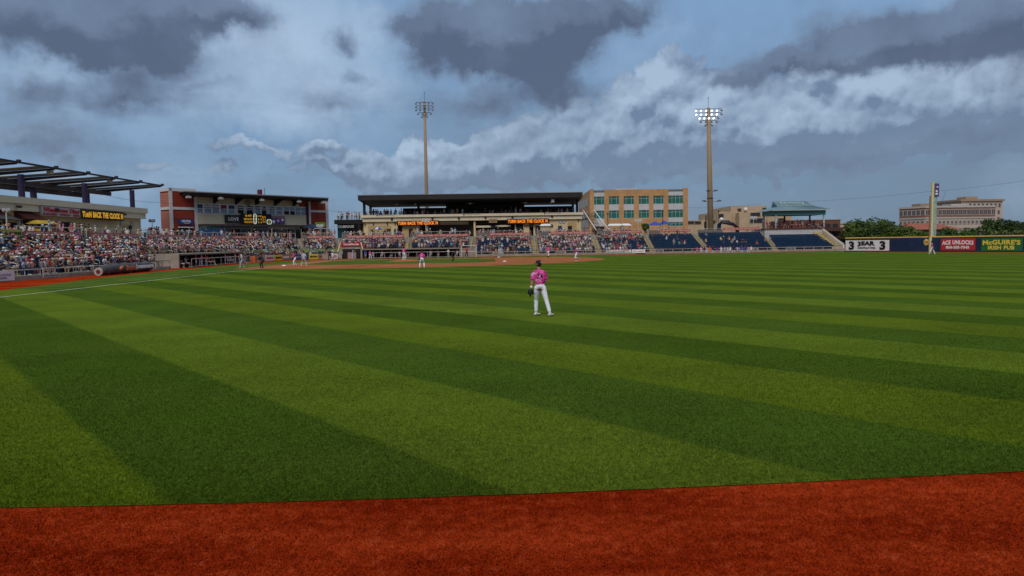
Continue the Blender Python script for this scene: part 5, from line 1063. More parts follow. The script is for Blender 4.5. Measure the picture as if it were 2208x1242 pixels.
def human(p, rz, label, shirt, pants, skin=SK, cap=NVC, feet=((.17, .1), (-.2, -.1)), pel=(0, 0, .97), lean=(0, -.02), yaw=0, hl=None, hr=None, elb=(0, 1, -.2), shoes=SHOE, scale=1.0, vox=.03, socks=None, sleeve=None, name='person', grp=None, mitt=None, cat='person', toe=(.25, -.25), helmet=False, stain=None, hem=0.0, band=False):
    pel = Vector(pel); lx, ly = lean; T = []                      # tubes: (points, radii, zone)
    ch = pel + Vector((lx * .5, ly * .5, .34)); 
    up_ = (ch - pel).normalized(); nb = pel + Vector((lx, ly, math.sqrt(max(.56 ** 2 - lx * lx - ly * ly, .05)))); nk = nb + (nb - ch).normalized() * .07 + Vector((0, 0, .03)); hd = nk + Vector((0, -.015, .13)) + Vector((lx * .1, ly * .05, 0))
    wst = pel.lerp(ch, .38)
    T.append(([pel - Vector((0, 0, .07)), pel + Vector((0, 0, .03)), wst], [(.165, .12), (.165, .125), (.14, .105)], 1))
    T.append(([wst - (wst - pel) * (.15 + hem), wst, ch, ch.lerp(nb, .55), nb], [(.155, .115), (.152, .112), (.178, .125), (.2, .115), (.09, .075)], 0))
    T.append(([nb - Vector((0, 0, .02)), nk, hd - Vector((0, 0, .07))], [.062, .055, .056], 2))
    shl = [nb + Vector((s * .185, 0, -.055)) for s in (1, -1)]
    T.append(([shl[0], nb - Vector((0, 0, .05)), shl[1]], [(.07, .065), (.08, .085), (.07, .065)], 0))
    ends = []
    for s, S0, f in ((1, shl[0], feet[0]), (-1, shl[1], feet[1])):
        hp_ = pel + Vector((s * .095, 0, -.04)); an = Vector((f[0], f[1], f[2] if len(f) > 2 else .095)); kn, an = ik(hp_, an, .45, .44, (s * .15, -1, 0))
        T.append(([hp_ + Vector((0, 0, .05)), hp_.lerp(kn, .3), kn], [.105, .105, .074], 1))
        cz2 = kn.lerp(an, .38)
        if socks: T.append(([kn, cz2], [.072, .07], 1)); T.append(([kn.lerp(an, .3), cz2, an], [.058, .056, .042], 3))
        else: T.append(([kn, cz2, an.lerp(kn, .12)], [.074, .073, .062], 1)); T.append(([an.lerp(kn, .12), an], [.042, .042], 3))
        hh = (hl if s > 0 else hr) or (s * .3, -.02, .86); e, w_ = ik(S0, hh, .30, .27, (elb[0] * s + s * .35, elb[1], elb[2])); ends.append((an, w_, e, f, s))
        T.append(([S0, S0.lerp(e, .35), S0.lerp(e, .82)], [.072, .076, .074], 0)); T.append(([S0.lerp(e, .5), e, e.lerp(w_, .35), w_], [.045, .043, .044, .029], 4 if (sleeve and s < 0) else 2))
    mb = MB(); 
    for pts, rad, z in T: mb.tube(pts, rad, 12)
    Ry = Matrix.Rotation(yaw, 3, 'Z'); hv = lambda x, y, z: hd + Ry @ Vector((x, y, z))
    mb.sphere(hd, .108, 14, 10, (.80, .95, 1.1)); mb.tube([hv(0, -.02, -.03), hv(0, -.055, -.085)], [.06, .035], 10)
    for sx_ in (1, -1): mb.sphere(hv(sx_ * .088, .01, -.015), .026, 8, 6, (.5, .8, 1.2))
    mb.tube([hv(0, -.1, .02), hv(0, -.122, -.02)], [.012, .018], 6); mb.tube([hv(-.02, -.098, -.055), hv(.02, -.098, -.055)], [.01, .01], 6)
    me = mb.mesh('body', SK); o = bpy.data.objects.new('tmp', me); COL.objects.link(o)
    r = o.modifiers.new('r', 'REMESH'); r.mode = 'VOXEL'; r.voxel_size = vox
    sm = o.modifiers.new('s', 'SMOOTH'); sm.factor = .5; sm.iterations = 2
    dg = bpy.context.evaluated_depsgraph_get(); em = bpy.data.meshes.new_from_object(o.evaluated_get(dg)); bpy.data.objects.remove(o); bpy.data.meshes.remove(me)
    # zones by the nearest limb
    nF = len(em.polygons); cen = np.zeros(nF * 3); em.polygons.foreach_get('center', cen); cen = cen.reshape(-1, 3); best = np.full(nF, 1e9); zone = np.zeros(nF, int)
    T2 = T + [([hd, hd + Vector((0, 0, .01))], [.11, .11], 2)]
    for pts, rad, z in T2:
        for a, b, ra, rb in zip(pts, pts[1:], rad, rad[1:]):
            a, b = np.array(a), np.array(b); ra = np.mean(ra); rb = np.mean(rb); t = np.clip((cen - a) @ (b - a) / max(1e-9, (b - a) @ (b - a)), 0, 1); dd = np.linalg.norm(cen - (a + t[:, None] * (b - a)), axis=1) - (ra + (rb - ra) * t)
            k = dd < best; best[k] = dd[k]; zone[k] = z
    em.materials.clear()
    for m_ in (shirt, stain or pants, skin, socks or shoes, sleeve or skin): em.materials.append(m_)
    em.polygons.foreach_set('material_index', zone.astype(np.int32)); em.polygons.foreach_set('use_smooth', [True] * nF)
    root = ob(name, em, None, (p[0], p[1], p[2] if len(p) > 2 else 0.02), rz, label=label, cat=cat, group=grp); root.scale = (scale,) * 3
    for an, w_, e, f, s in ends:
        sh = MB(); tv = toe[0 if s > 0 else 1]; dv = Vector((math.sin(tv), -math.cos(tv), 0)); a0 = Vector((an.x, an.y, max(an.z - .05, .035)))
        sh.tube([a0 - dv * .085, a0 - dv * .05, a0 + dv * .05, a0 + dv * .15, a0 + dv * .19], [(.03, .03), (.043, .042), (.042, .036), (.045, .024), (.025, .014)], 10); sh.tube([a0 + Vector((0, 0, .0)), an + Vector((0, 0, .03))], [.045, .042], 10)
        so_ = sh.obj('shoe', shoes, root, True); q = a0 - Vector((0, 0, .035)); MB().tube([q - dv * .085, q + dv * .06, q + dv * .18], [(.036, .008), (.042, .008), (.03, .008)], 8).obj('sole', SOLE, so_)
        d = (w_ - e).normalized(); hm = MB(); hand(hm, w_ - d * .01, d, (0, -1, .1)); hm.obj('hand', skin if not (sleeve and s < 0) else skin, root, True)
        if band and s > 0: MB().tube([w_ - d * .10, w_ - d * .01], [.041, .037], 10).obj('wristband', WHITE, root, True)
        if mitt and s > 0:
            g = MB(); c0 = w_ + d * .02; tx = Vector((0, -1, 0)); tx = (tx - d * tx.dot(d)).normalized(); nx = d.cross(tx)
            g.tube([c0 - d * .03, c0 + d * .04, c0 + d * .13, c0 + d * .17], [(.05, .045), (.085, .055), (.10, .05), (.09, .035)], 12)
            for i, (off_, ln) in enumerate(((-.065, .10), (-.022, .125), (.022, .12), (.062, .095))): g.tube([c0 + d * .13 + tx * off_, c0 + d * (.13 + ln * .6) + tx * off_ * 1.05, c0 + d * (.13 + ln) + tx * off_ * .8 + nx * .02], [.028, .027, .018], 8)
            g.tube([c0 + d * .05 - tx * .075, c0 + d * .12 - tx * .11, c0 + d * .19 - tx * .10], [.03, .03, .02], 8); g.tube([c0 + d * .13 - tx * .09, c0 + d * .2 - tx * .06], [(.03, .012), (.028, .01)], 6)
            g.obj('baseball_mitt', mitt, root, True)
    # hair and cap or helmet
    hh_ = MB(); hh_.sphere(hv(0, .012, -.012), .108, 14, 9, (.83, .93, .98)); 
    hr_ = hh_.obj('hair', HAIRM, root, True)
    if cap:
        c_ = MB(); c_.v = []; base_ = hv(0, .0, .018); rr_ = []
        n_ = 16
        for (rad_, zz) in ((.113, 0), (.114, .03), (.104, .065), (.075, .095), (.03, .11), (.004, .113)): rr_.append([base_ + Ry @ Vector((math.cos(2 * math.pi * j / n_) * rad_ * .86, math.sin(2 * math.pi * j / n_) * rad_ + .005, zz)) for j in range(n_)])
        c_.add([q for r_ in rr_ for q in r_], [(i * n_ + j, i * n_ + (j + 1) % n_, (i + 1) * n_ + (j + 1) % n_, (i + 1) * n_ + j) for i in range(5) for j in range(n_)])
        ca = c_.obj('cap', cap, root, True)
        b_ = MB(); pts = []
        for zz in (0.0, .008):
            for j in range(9): a = math.pi * (j / 8); pts.append(base_ + Ry @ Vector((math.cos(a) * .082, -.07 - math.sin(a) * .115, zz - .012 * math.sin(a))))
        b_.add(pts, [tuple(range(8, -1, -1)), tuple(range(9, 18))] + [(j, j + 1, j + 10, j + 9) for j in range(8)] + [(8, 0, 9, 17)]); b_.obj('brim', cap, ca)
        if vox < .02: MB().tube([base_ + Ry @ Vector((.0, .112, .035)), base_ + Ry @ Vector((.0, .121, .035))], [.02, .02], 8).obj('cap_badge', LETW, ca)
    return root
def gz_(u, v): q = gp(u, v); return (q.x, q.y, .02)
PI = math.pi
q = gp(1166.5, 682.0)
rf = human((q.x, q.y, .018), PI, 'outfielder number 24 seen from behind in pink camouflage jersey, black mitt hanging', CAMO, PWH, feet=((.16, -.18), (-.30, .18)), pel=(0.02, 0, .985), lean=(.03, -.02), yaw=.75, hl=(.33, -.04, .90), hr=(-.12, -.26, 1.12), elb=(.05, .8, -.7), mitt=MITT, vox=.016, sleeve=mat('grey_sleeve', (.40, .40, .42), .8, .05, 4), stain=dirty(), toe=(-.9, -.8), scale=.985, band=True)
# jersey number wraps the back
v, f = glyphs('24', .004); xs = [a[0] for a in v]; ys2 = [a[1] for a in v]; out = []
dg = bpy.context.evaluated_depsgraph_get(); bv = [Vector(x.co) for x in rf.data.vertices]
from mathutils.bvhtree import BVHTree
bt = BVHTree.FromPolygons([tuple(x) for x in bv], [tuple(pp.vertices) for pp in rf.data.polygons])
for a in v:
    tx_ = (a[0] - min(xs)) / (max(xs) - min(xs)); x = .108 - .216 * tx_ + .03; z = 1.265 + .195 * (a[1] - min(ys2)) / (max(ys2) - min(ys2))
    hit = bt.ray_cast(Vector((x, .6, z)), Vector((0, -1, 0))); y = (hit[0].y if hit[0] else .12); out.append((x, y + .006 + (.004 if a[2] > 0 else -.004), z))
MB().add(out, f).obj('jersey_number', mat('number_black', (.012, .010, .03), .6), rf)
FG = 'far players and officials on the diamond'
human(gz_(637, 573), -PI * .5 + .5, 'pink shirted first baseman leaning toward the runner beside first base', PINKF, PWH, feet=((.12, -.2), (-.14, .15)), pel=(0, 0, .93), lean=(0, -.22), hl=(.1, -.5, 1.1), hr=(-.1, -.45, 1.15))
human(gz_(655.5, 574.2), PI + .1, 'grey uniformed base runner with navy cap standing near first base', PGR, PGR, feet=((.3, 0), (-.3, .02)), pel=(0, 0, .94), lean=(0, -.1), hl=(.3, -.1, .85), hr=(-.25, -.15, .95))
human(gz_(565, 578.5), -PI * .5, 'umpire in black bending with hands on knees beside first base line', BLK, BLK, feet=((.36, .0), (-.36, 0)), pel=(0, .16, .86), lean=(0, -.42), hl=(.34, -.36, .62), hr=(-.34, -.36, .62), shoes=BLK)
human(gz_(523, 577), -PI * .35, 'first base coach in pale grey walking along the foul ground', mat('light_jersey', (.5, .5, .54), .8), PGR, feet=((.15, -.28), (-.15, .2)), pel=(0, 0, .95), lean=(0, -.1), hl=(.2, -.35, 1.2), hr=(-.25, -.25, 1.05))
human(gz_(910, 578), PI, 'second baseman in pink jersey seen from behind on the infield clay edge', CAMO, PWH, feet=((.24, 0), (-.24, .05)), pel=(0, .05, .93), lean=(0, -.20), hl=(.3, -.3, .95), hr=(-.32, -.3, .95), mitt=MITB)
q = gp(868, 559.8); human((RUB.x + .1, RUB.y - .2, .25), PI - .15, 'pitcher in pink jersey standing on the mound', CAMO, PWH, feet=((.14, 0), (-.2, .12)), hl=(.1, -.35, 1.2), hr=(-.1, -.35, 1.15))
human(gz_(976, 563.5), PI * .55, 'umpire in black crouching with legs wide apart on the infield turf', BLK, BLK, feet=((.42, 0), (-.42, 0)), pel=(0, .12, .82), lean=(0, -.42), hl=(.3, -.4, .6), hr=(-.3, -.4, .6), shoes=BLK)
human(gz_(1079.5, 554.6), PI * .1, 'third base coach in grey with both hands raised to the cap', PGR, PGR, feet=((.14, 0), (-.14, 0)), hl=(.2, -.1, 1.6), hr=(-.2, -.12, 1.62), skin=SK)
human(gz_(1182, 555.4), PI * .72, 'third baseman in pink jersey with black socks stretching one arm out', CAMO, PWH, feet=((.12, 0), (-.05, .1)), lean=(0, -.08), hl=(.75, -.2, 1.45), hr=(-.2, -.3, 1.1), socks=BLK, shoes=BLK)
human(gz_(1243.5, 563), -PI * .62, 'shortstop in pink jersey and high black socks at the clay edge', CAMO, PWH, feet=((.13, -.05), (-.15, .06)), lean=(0, -.08), hl=(.22, -.25, .95), hr=(-.15, -.3, 1.0), socks=BLK)
human(gz_(2010, 548.5), -PI * .68, 'left fielder in pink jersey strolling in front of the padded outfield wall', PINKF, PWH, feet=((.14, -.35), (-.14, .32)), lean=(0, -.06), hl=(.25, .1, .9), hr=(-.25, -.2, .9), mitt=MITB)
human((-30.0, 119.4), -PI * .9, 'home plate umpire in black standing behind the catcher', BLK, BLK, feet=((.2, 0), (-.2, 0)), lean=(0, -.12), hl=(.25, -.2, 1.0), hr=(-.25, -.2, 1.0), shoes=BLK)
human((-29.3, 118.6), -PI * .95, 'catcher in white and red gear crouching at home plate', mat('white_jersey', (.5, .5, .52), .8), PGR, feet=((.25, 0), (-.25, 0)), pel=(0, .12, .62), lean=(0, -.2), hl=(.15, -.5, .9), hr=(-.1, -.3, .7), cap=REDJ)
human(gz_(761, 559.4), PI * .4, 'grey uniformed batter swinging a bat near the dugout entrance', PGR, PGR, feet=((.3, 0), (-.3, 0)), lean=(0, -.1), hl=(.35, -.25, 1.4), hr=(.25, -.25, 1.45), helmet=True)
human(gz_(798, 559.0), PI * .9, 'young helper in pink shirt and white trousers at the dugout rail', mat('flat_pink', (.55, .08, .26), .8), PWH, scale=.82, hl=(.3, 0, .9), hr=(-.3, 0, .9))
human(gz_(1006.5, 556.0), -PI * .1, 'attendant in a red shirt standing inside the white netted frame', REDJ, BLK, hl=(.2, -.25, 1.1), hr=(-.2, -.25, 1.1), cap=REDJ)
human(gz_(536, 567.6), -PI * .25, 'person in navy with black trousers standing by the near dugout end', NVC, BLK, hl=(.25, -.2, 1.0), hr=(-.25, -.2, 1.0))
# bat
b = MB(); q = gp(761, 559.4); b.tube([(0, 0, 0), (.05, -.05, .3), (.12, -.15, .75)], [.013, .02, .033], 8); b.obj('baseball_bat', mat('bat_wood', (.12, .07, .03)), None, loc=(q.x + .25, q.y - .15, 1.42), label='dark bat held up by the grey uniformed batter', cat='bat')
def sitter(p, rz, k, cols, label, grp, stand=False):
    T = (STAND if stand else SIT)[k % (9 if stand else 12)]; me = colmesh('person', T[0], T[1], np.array([cols[q] for q in T[2]])); return ob('person', me, None, p, rz, label=label, cat='person', group=grp)
# bullpen row on the third base side
WU, GU, PK, RD, BL = (.58, .58, .62), (.38, .38, .42), (.52, .07, .25), (.40, .025, .035), (.02, .08, .36)
a, b_ = gp(1503, 546.3), gp(1621, 545.2); n = 17
desc = [('pink', PK), ('grey', GU), ('maroon', (.12, .012, .03)), ('pale blue', (.32, .38, .55)), ('orange', (.6, .13, .03)), ('dark navy', (.02, .025, .07)), ('purple', (.10, .05, .2)), ('white', WU), ('grey', GU), ('pale grey', (.45, .44, .48)), ('white', WU), ('dark navy', (.02, .025, .07)), ('lilac', (.36, .3, .46)), ('royal blue', BL), ('royal blue', BL), ('pale pink', (.5, .3, .36)), ('white', WU)]
for i in range(n):
    p = a.lerp(b_, (i + .5 * math.sin(i * 7.3) * .5) / (n - 1)); nm, cc = desc[i]
    sitter((p.x, p.y + .1, .0), math.atan2((b_ - a).y, (b_ - a).x), i * 5 + 1, [(.36, .18, .12), cc, WU if i % 4 else GU, (.3, .02, .03) if i % 3 else (.02, .02, .05), (.4, .4, .4)], '%s shirted bench player seated %s along the bullpen bench from the gate' % (nm, ordn(i) if i < 11 else ['twelfth', 'thirteenth', 'fourteenth', 'fifteenth', 'sixteenth', 'seventeenth'][i - 11]), 'players on the bullpen bench')
be = MB(); w_ = Wall((a.x - .5, a.y), (b_.x + .5, b_.y)); rt = empty('bench', (a.x - .5, a.y, 0), w_.rz, label='long low bench under the row of bullpen players', cat='bench')
MB().box(0, w_.L, .0, .4, .40, .45).obj('seat', STEEL, rt)
for i in range(8): MB().box(i * w_.L / 7.3 + .1, i * w_.L / 7.3 + .16, .05, .35, 0, .4).obj('leg', STEEL, rt)
# ------------------------------------------------------------------ dugouts, backstop, walls, poles, trees
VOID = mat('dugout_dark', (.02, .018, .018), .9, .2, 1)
def dugout(P0, P1, depth, label, ztop=1.72, end=.9):
    w_ = Wall(P0, P1, 'dugout', label=label, cat='dugout'); R = w_.root
    MB().box(-.1, w_.L + .1, -.25, depth, ztop - .18, ztop).obj('roof', mat('dugout_roof', (.24, .2, .15), .85, .15, 1), R)
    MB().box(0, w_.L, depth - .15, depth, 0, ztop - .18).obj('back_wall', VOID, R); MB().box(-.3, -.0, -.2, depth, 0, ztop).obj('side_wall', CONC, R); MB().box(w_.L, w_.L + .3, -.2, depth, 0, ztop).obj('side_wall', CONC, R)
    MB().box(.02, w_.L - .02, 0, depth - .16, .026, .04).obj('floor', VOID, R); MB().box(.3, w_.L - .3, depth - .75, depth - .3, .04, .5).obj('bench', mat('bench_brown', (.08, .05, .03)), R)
    n = 7
    for i in range(1, n): x = w_.L * i / n; MB().box(x - .06, x + .06, .3, .42, .04, ztop - .18).obj('column', DSTEEL, R)
    for i in range(14): x = .6 + i * (w_.L - 1.2) / 13; MB().sphere((x, depth - .25, 1.25), .13, 6, 4).obj('helmet', mat('helmet_navy', (.03, .03, .06), .3), R)
    ra = empty('dugout_rail', (P0[0], P0[1], 0), w_.rz, label='pale padded rail in front of the ' + label.split(' with')[0], cat='railing', group='rails in front of the dugouts')
    x0 = w_.L * .12
    MB().tube([(x0, -.5, 1.05), (w_.L, -.5, 1.05)], .045, 6).tube([(x0, -.5, .12), (w_.L, -.5, .12)], .035, 6).obj('rail_bar', STEEL, ra)
    for i in range(9): x = x0 + (w_.L - x0) * i / 8; MB().tube([(x, -.5, 0), (x, -.5, 1.05)], .035, 6).obj('post', STEEL, ra)
    return w_
D1 = dugout((-40.1, 87.0), (-40.6, 109.0), 3.7, 'near dugout with a flat concrete roof and helmets on the back wall')
D3 = dugout((-26.9, 130.6), (-9.4, 131.4), 3.7, 'far dugout behind the pitcher with a low roof')
rr = random.Random(31)
def fill(w_, n, label, grp, seed):
    r_ = random.Random(seed)
    cl = [('pink', PK), ('white', WU), ('maroon', (.14, .012, .03)), ('navy', (.02, .025, .08)), ('grey', GU), ('pink', PK), ('red', RD), ('black', (.02, .02, .02))] if 'near' in label else [('grey', GU), ('navy', (.02, .025, .08)), ('grey', GU), ('royal blue', BL), ('purple', (.1, .04, .2)), ('white', WU)]
    for i in range(n):
        x = w_.L * (i + .5) / n + r_.uniform(-.3, .3); st = r_.random() < .4; y = (-.22 if st else r_.choice([-.1, -.05, 2.6])); q = w_.w(x, y, 0)
        nm, cc = r_.choice(cl); s_ = sitter((q.x, q.y, .05), w_.rz + r_.uniform(-.5, .5), r_.randrange(12), [(.36, .18, .12), cc, WU if 'near' in label else GU, (.03, .02, .05), (.4, .4, .4)], '%s shirted player %s in the %s dugout, %s from its left end' % (nm, 'standing' if st else 'seated', label, ordn(i) if i < 11 else 'further along, place ' + ['twelve', 'thirteen', 'fourteen', 'fifteen', 'sixteen', 'seventeen'][i - 11]), grp, st)
        if st: s_.scale = (.86,) * 3
fill(D1, 16, 'near', 'players in the near dugout', 3); fill(D3, 12, 'far', 'players in the far dugout', 4)
# dugout entrance with red sign
q0 = Wall((-31.4, 131.3), (-27.6, 131.5), 'tunnel_entrance', label='dark dugout entrance under a small red sign with sloping pale sides', cat='entrance'); R = q0.root
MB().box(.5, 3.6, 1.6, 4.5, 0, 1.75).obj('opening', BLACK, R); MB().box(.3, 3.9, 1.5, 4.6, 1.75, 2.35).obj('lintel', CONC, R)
MB().box(.2, 4.0, 1.3, 1.5, 2.3, 2.95).obj('sign_panel', REDS, R); lettering('Tervis/Florida', .7, 3.5, 2.45, 2.8, 1.27, LETW, R, .03)
for x in (.2, 3.9): MB().bar((x - (.5 if x < 1 else -.5), .9, 1.2), (x, 1.3, 2.95), .16).obj('side_wall', CREAM, R)
MB().box(-.4, .5, .6, 2.2, 0, .9).obj('side_wall', CONC, R)
MB().box(1.6, 3.1, .3, .4, 0, 1.15).obj('equipment_panel', mat('pink_grey_panel', (.32, .2, .2)), R)
# netted frame at the far end of the dugout
rt = empty('net_frame', (-9.0, 131.0, 0), 0.08, label='white pipe frame with netting beside the far dugout', cat='frame'); m = MB()
for p, q in (((0, 0, 0), (0, 0, 2.1)), ((2.6, 0, 0), (2.6, 0, 2.1)), ((0, 0, 2.1), (2.6, 0, 2.1)), ((0, 0, 1.05), (2.6, 0, 1.05))): m.bar(p, q, .08)
m.obj('frame', WHITE, rt); MB().box(0, 2.6, .9, 1.0, 0, 1.6).obj('back_panel', CONC, rt)
# backstop advertising wall
ads = [(572, 590, 'white_ad', (.5, .48, .46), 'BUMPER', REDS, 'white advertising board with red lettering on the backstop wall, nearest the dugout'), (592, 608, 'yellow_ad', (.55, .42, .03), 'SERVPRO', LETB, 'yellow advertising board on the backstop wall next to the white one'), (608.5, 624, 'photo_ad', (.22, .18, .12), 'CAR SHOW', LETW, 'brown picture board on the backstop wall beside the yellow board'),
       (624.5, 665, 'navy_ad', (.015, .03, .1), 'HANCOCK WHITNEY BANK', mat('ad_pale', (.2, .22, .35)), 'long navy board on the backstop wall behind the base runner'), (666, 686, 'yellow_ad', (.55, .42, .03), 'SERVPRO', LETB, 'yellow advertising board on the backstop wall beside the home plate umpire'), (687, 704, 'photo_ad', (.22, .14, .13), 'TOYOTA', REDS, 'grey and red board on the backstop wall behind home plate'), (713, 736, 'white_ad', (.55, .52, .5), 'FUEL', mat('ad_orange', (.5, .12, .02)), 'white board with orange mark on the backstop wall behind home plate')]
BS = [Vector(p) for p in ((-41.0, 109.8), (-41.0, 119.5), (-38.3, 126.2), (-34, 129.6), (-31.3, 130.6))]
for i, (a, b) in enumerate(zip(BS, BS[1:])):
    w_ = Wall(a, b, 'backstop_wall', label=['low padded backstop wall behind first base coach', 'low padded backstop wall behind the runner', 'low padded backstop wall behind home plate', 'low padded backstop wall left of the tunnel entrance'][i], cat='wall', group='backstop wall lengths'); w_.L
    MB().box(0, w_.L, 0, .25, 0, 1.0).obj('wall', CONC, w_.root); MB().tube([(0, .1, 1.25), (w_.L, .1, 1.25)], .03, 6).obj('rail_bar', DSTEEL, w_.root)
    for k in range(4): x = w_.L * (k + .5) / 4; MB().tube([(x, .1, .9), (x, .1, 1.25)], .025, 6).obj('post', STEEL, w_.root)
for (u0, u1, nm, c, txt, tm, lab) in ads:
    um = (u0 + u1) / 2; done = False
    for a, b in zip(BS, BS[1:]):
        w_ = Wall(a, b); x0, x1 = w_.uv(u0, 560)[0], w_.uv(u1, 560)[0]; xm = (x0 + x1) / 2
        if -.3 <= xm <= w_.L + .3 and not done:
            done = True; x0, x1 = max(x0, .02), min(x1, w_.L - .02); rt, h, H, y = board(w_, 'advertising_board', mat(nm, c, .6, .15, 1.2), 0, 0, 0, 0, -.03, .06, lab, 'advert', 'boards on the backstop wall', rect=(x0, x1, .05, .98))
            lettering(txt, -h * .8, h * .8, H * .35, H * .7, y - .03, tm, rt, .03)
MB().hexa([(-.35,-.35,.0),(.35,-.35,0),(.35,.35,0),(-.35,.35,0)], [(-.35,-.35,1.0),(.35,-.35,1.0),(.35,.35,1.0),(-.35,.35,1.0)]).obj('orange_cooler_stand', mat('orange_box', (.5, .13, .04)), None, loc=(gp(547, 567).x, gp(547, 567).y, 0), label='orange box standing by the end of the near dugout', cat='box')
# rolled tarp
TARP = mat('tarp_charcoal', (.060, .052, .050), .55, .25, 1.5, .4, 6); A, B_ = gp(222, 594.5), gp(342, 583.5); w_ = Wall((A.x + .25, A.y), (B_.x, B_.y - 1.0)); r_ = .50
rt = empty('rolled_tarp', (w_.A.x, w_.A.y, 0), w_.rz, label='long charcoal rolled field tarp with orange and white lettering by the rail', cat='tarp')
m = MB(); k = 26; fr_c = lambda i: min(1, .70 + i * .075); pts = [(w_.L * i / k, .55, .52 * fr_c(i) + .02 * math.sin(i * 1.7)) for i in range(k + 1)]; m.tube(pts, [((r_ + .03 * math.sin(i * 2.3)) * fr_c(i), (r_ + .04 * math.sin(i * 1.1)) * fr_c(i)) for i in range(k + 1)], 18); m.obj('tarp_roll', TARP, rt, True)
m = MB(); m.tube([(-.2, .55, .38), (.0, .55, .38)], .37, 20); m.obj('end_ring', mat('ring_cream', (.36, .31, .25)), rt); MB().tube([(-.24, .55, .38), (-.19, .55, .38)], .18, 14).obj('core', mat('core_maroon', (.1, .02, .02)), rt)
def on_roll(txt, x0, x1, h0, h1, m_, bold=.03):
    v, f = glyphs(txt, bold); xs = [q[0] for q in v]; zs = [q[1] for q in v]; o_ = []
    for q in v:
        X_ = x0 + (x1 - x0) * (q[0] - min(xs)) / (max(xs) - min(xs)); t = h0 + (h1 - h0) * (q[1] - min(zs)) / (max(zs) - min(zs)); a = math.asin(max(-1, min(1, (t - .52) / .60))); R_ = .56 + q[2] * .3; o_.append((X_, .55 - R_ * math.cos(a), .52 + R_ * math.sin(a)))
    MB().add(o_, f).obj('lettering', m_, rt)
ORG = mat('tarp_orange', (.50, .13, .05)); on_roll('ihate', w_.L * .40, w_.L * .60, .30, .90, ORG, .05); on_roll('joezarzaurs', w_.L * .605, w_.L * .985, .26, .84, LETW, .05)
MB().tube([(w_.L * .27, .07, .45), (w_.L * .30, .05, .6), (w_.L * .34, .07, .75)], [.1, .16, .08], 6).obj('emblem', ORG, rt)
# white banners on the near left rail
w_ = Wall((-39.55, 44), (-39.55, 59.5))
for (x0, x1, lab, t1) in ((1.0, 6.6, 'white printed banner on the rail, nearest the frame edge', 'GULF COAST AUTISM'), (6.9, 13.0, 'white printed banner on the rail with PRC lettering', 'PRC PRECISION')): 
    rt, h, H, y = board(w_, 'rail_banner', WHITE, 0, 0, 0, 0, -.28, .05, lab, 'banner', 'white banners on the near rail', rect=(x0, x1, .1, .84)); lettering(t1, -h * .85, h * .85, H * .5, H * .75, y - .03, mat('faded_print', (.28, .24, .32)), rt, .01); lettering('LAUREL SOUTHERN', -h * .6, h * .7, H * .2, H * .38, y - .03, MATS['faded_print'], rt, .01)
w_ = Wall((gp(1306, 548.5).x, gp(1306, 548.5).y - .6), (gp(1390, 547.5).x, gp(1390, 547.5).y - .6))
for (f0, f1, lab) in ((0, .64, 'longer white banner on the third base rail'), (.66, 1, 'shorter white banner on the third base rail')):
    rt, h, H, y = board(w_, 'rail_banner', WHITE, 0, 0, 0, 0, .0, .05, lab, 'banner', 'white banners on the far rail', rect=(w_.L * f0, w_.L * f1, .22, .88)); lettering('PRC PRECISION SERVICE' if f0 == 0 else 'GULF COAST', -h * .85, h * .85, H * .35, H * .65, y - .03, MATS['faded_print'], rt, .01)
# yellow banner top left, small green step signs
w_ = Wall((-49.55, 62), (-49.55, 71.5)); x0, x1 = w_.uv(-60, 500)[0], w_.uv(42, 500)[0]; rt, h, H, y = board(w_, 'rail_banner', mat('yellow_banner', (.42, .40, .08), .6, .1, 1), 0, 0, 0, 0, -.2, .05, 'yellow banner hung on the top rail over the nearest stand', 'banner', None, rect=(x0, x1, 3.75, 4.5)); lettering("HULLETT'S & SONS", -h * .9, h * .95, H * .3, H * .72, y - .03, LETB, rt, .02)
for (u, v, Y_) in ((184, 548, 0), (318, 546, 0), (5, 548, 0)):
    q = ray(u, v); t = -44.5 / q.x; p = Vector((q.x * t, q.y * t, CAMH + q.z * t)); rt = empty('aisle_sign', tuple(p), 1.2, label={184: 'small green sign on the handrail before the rolled tarp stand', 318: 'small green sign on the handrail above the rolled tarp', 5: 'small green sign on the handrail in the nearest stand'}[u], cat='sign', group='green signs on the aisle rails')
    MB().box(-.5, .5, -.02, .02, -.15, .15).obj('panel', mat('step_green', (.10, .32, .16)), rt)
# ---- left field wall --------------------------------------------------------
PAD = mat('wall_pad_navy', (.010, .026, .062), .5, .15, 1.0, .2, 3, objvar=.12); YEL = mat('pole_yellow', (.62, .51, .27), .5, .08, 1)
WP = [Vector(p) for p in ((61.9, 134.2), (69.2, 121.9), (77.9, 110.2), (92, 84), (98, 62))]
for i, (a, b) in enumerate(zip(WP, WP[1:])):
    w_ = Wall(a, b, 'outfield_wall', label=['navy padded wall length carrying the three bear banner', 'navy padded wall length in front of the red tiled house', 'navy padded wall length beyond the green pub banner', 'navy padded wall length curving round the outfield'][i], cat='wall', group='padded outfield wall lengths'); n = round(w_.L / 2.4)
    me = MB().box(.015, w_.L / n - .015, -.12, .0, .05, 2.36).mesh('wall_pad', PAD)
    for k in range(n): ob('wall_pad', me, w_.root, (w_.L * k / n, 0, 0))
    MB().box(0, w_.L, .0, .2, 0, 2.4).obj('backing', DSTEEL, w_.root); MB().tube([(0, -.02, 2.43), (w_.L, -.02, 2.43)], (.14, .12), 8).obj('yellow_cap', mat('cap_gold', (.52, .32, .05), .5, .08, 1), w_.root)
LW1, LW2 = Wall(WP[0], WP[1]), Wall(WP[1], WP[2])
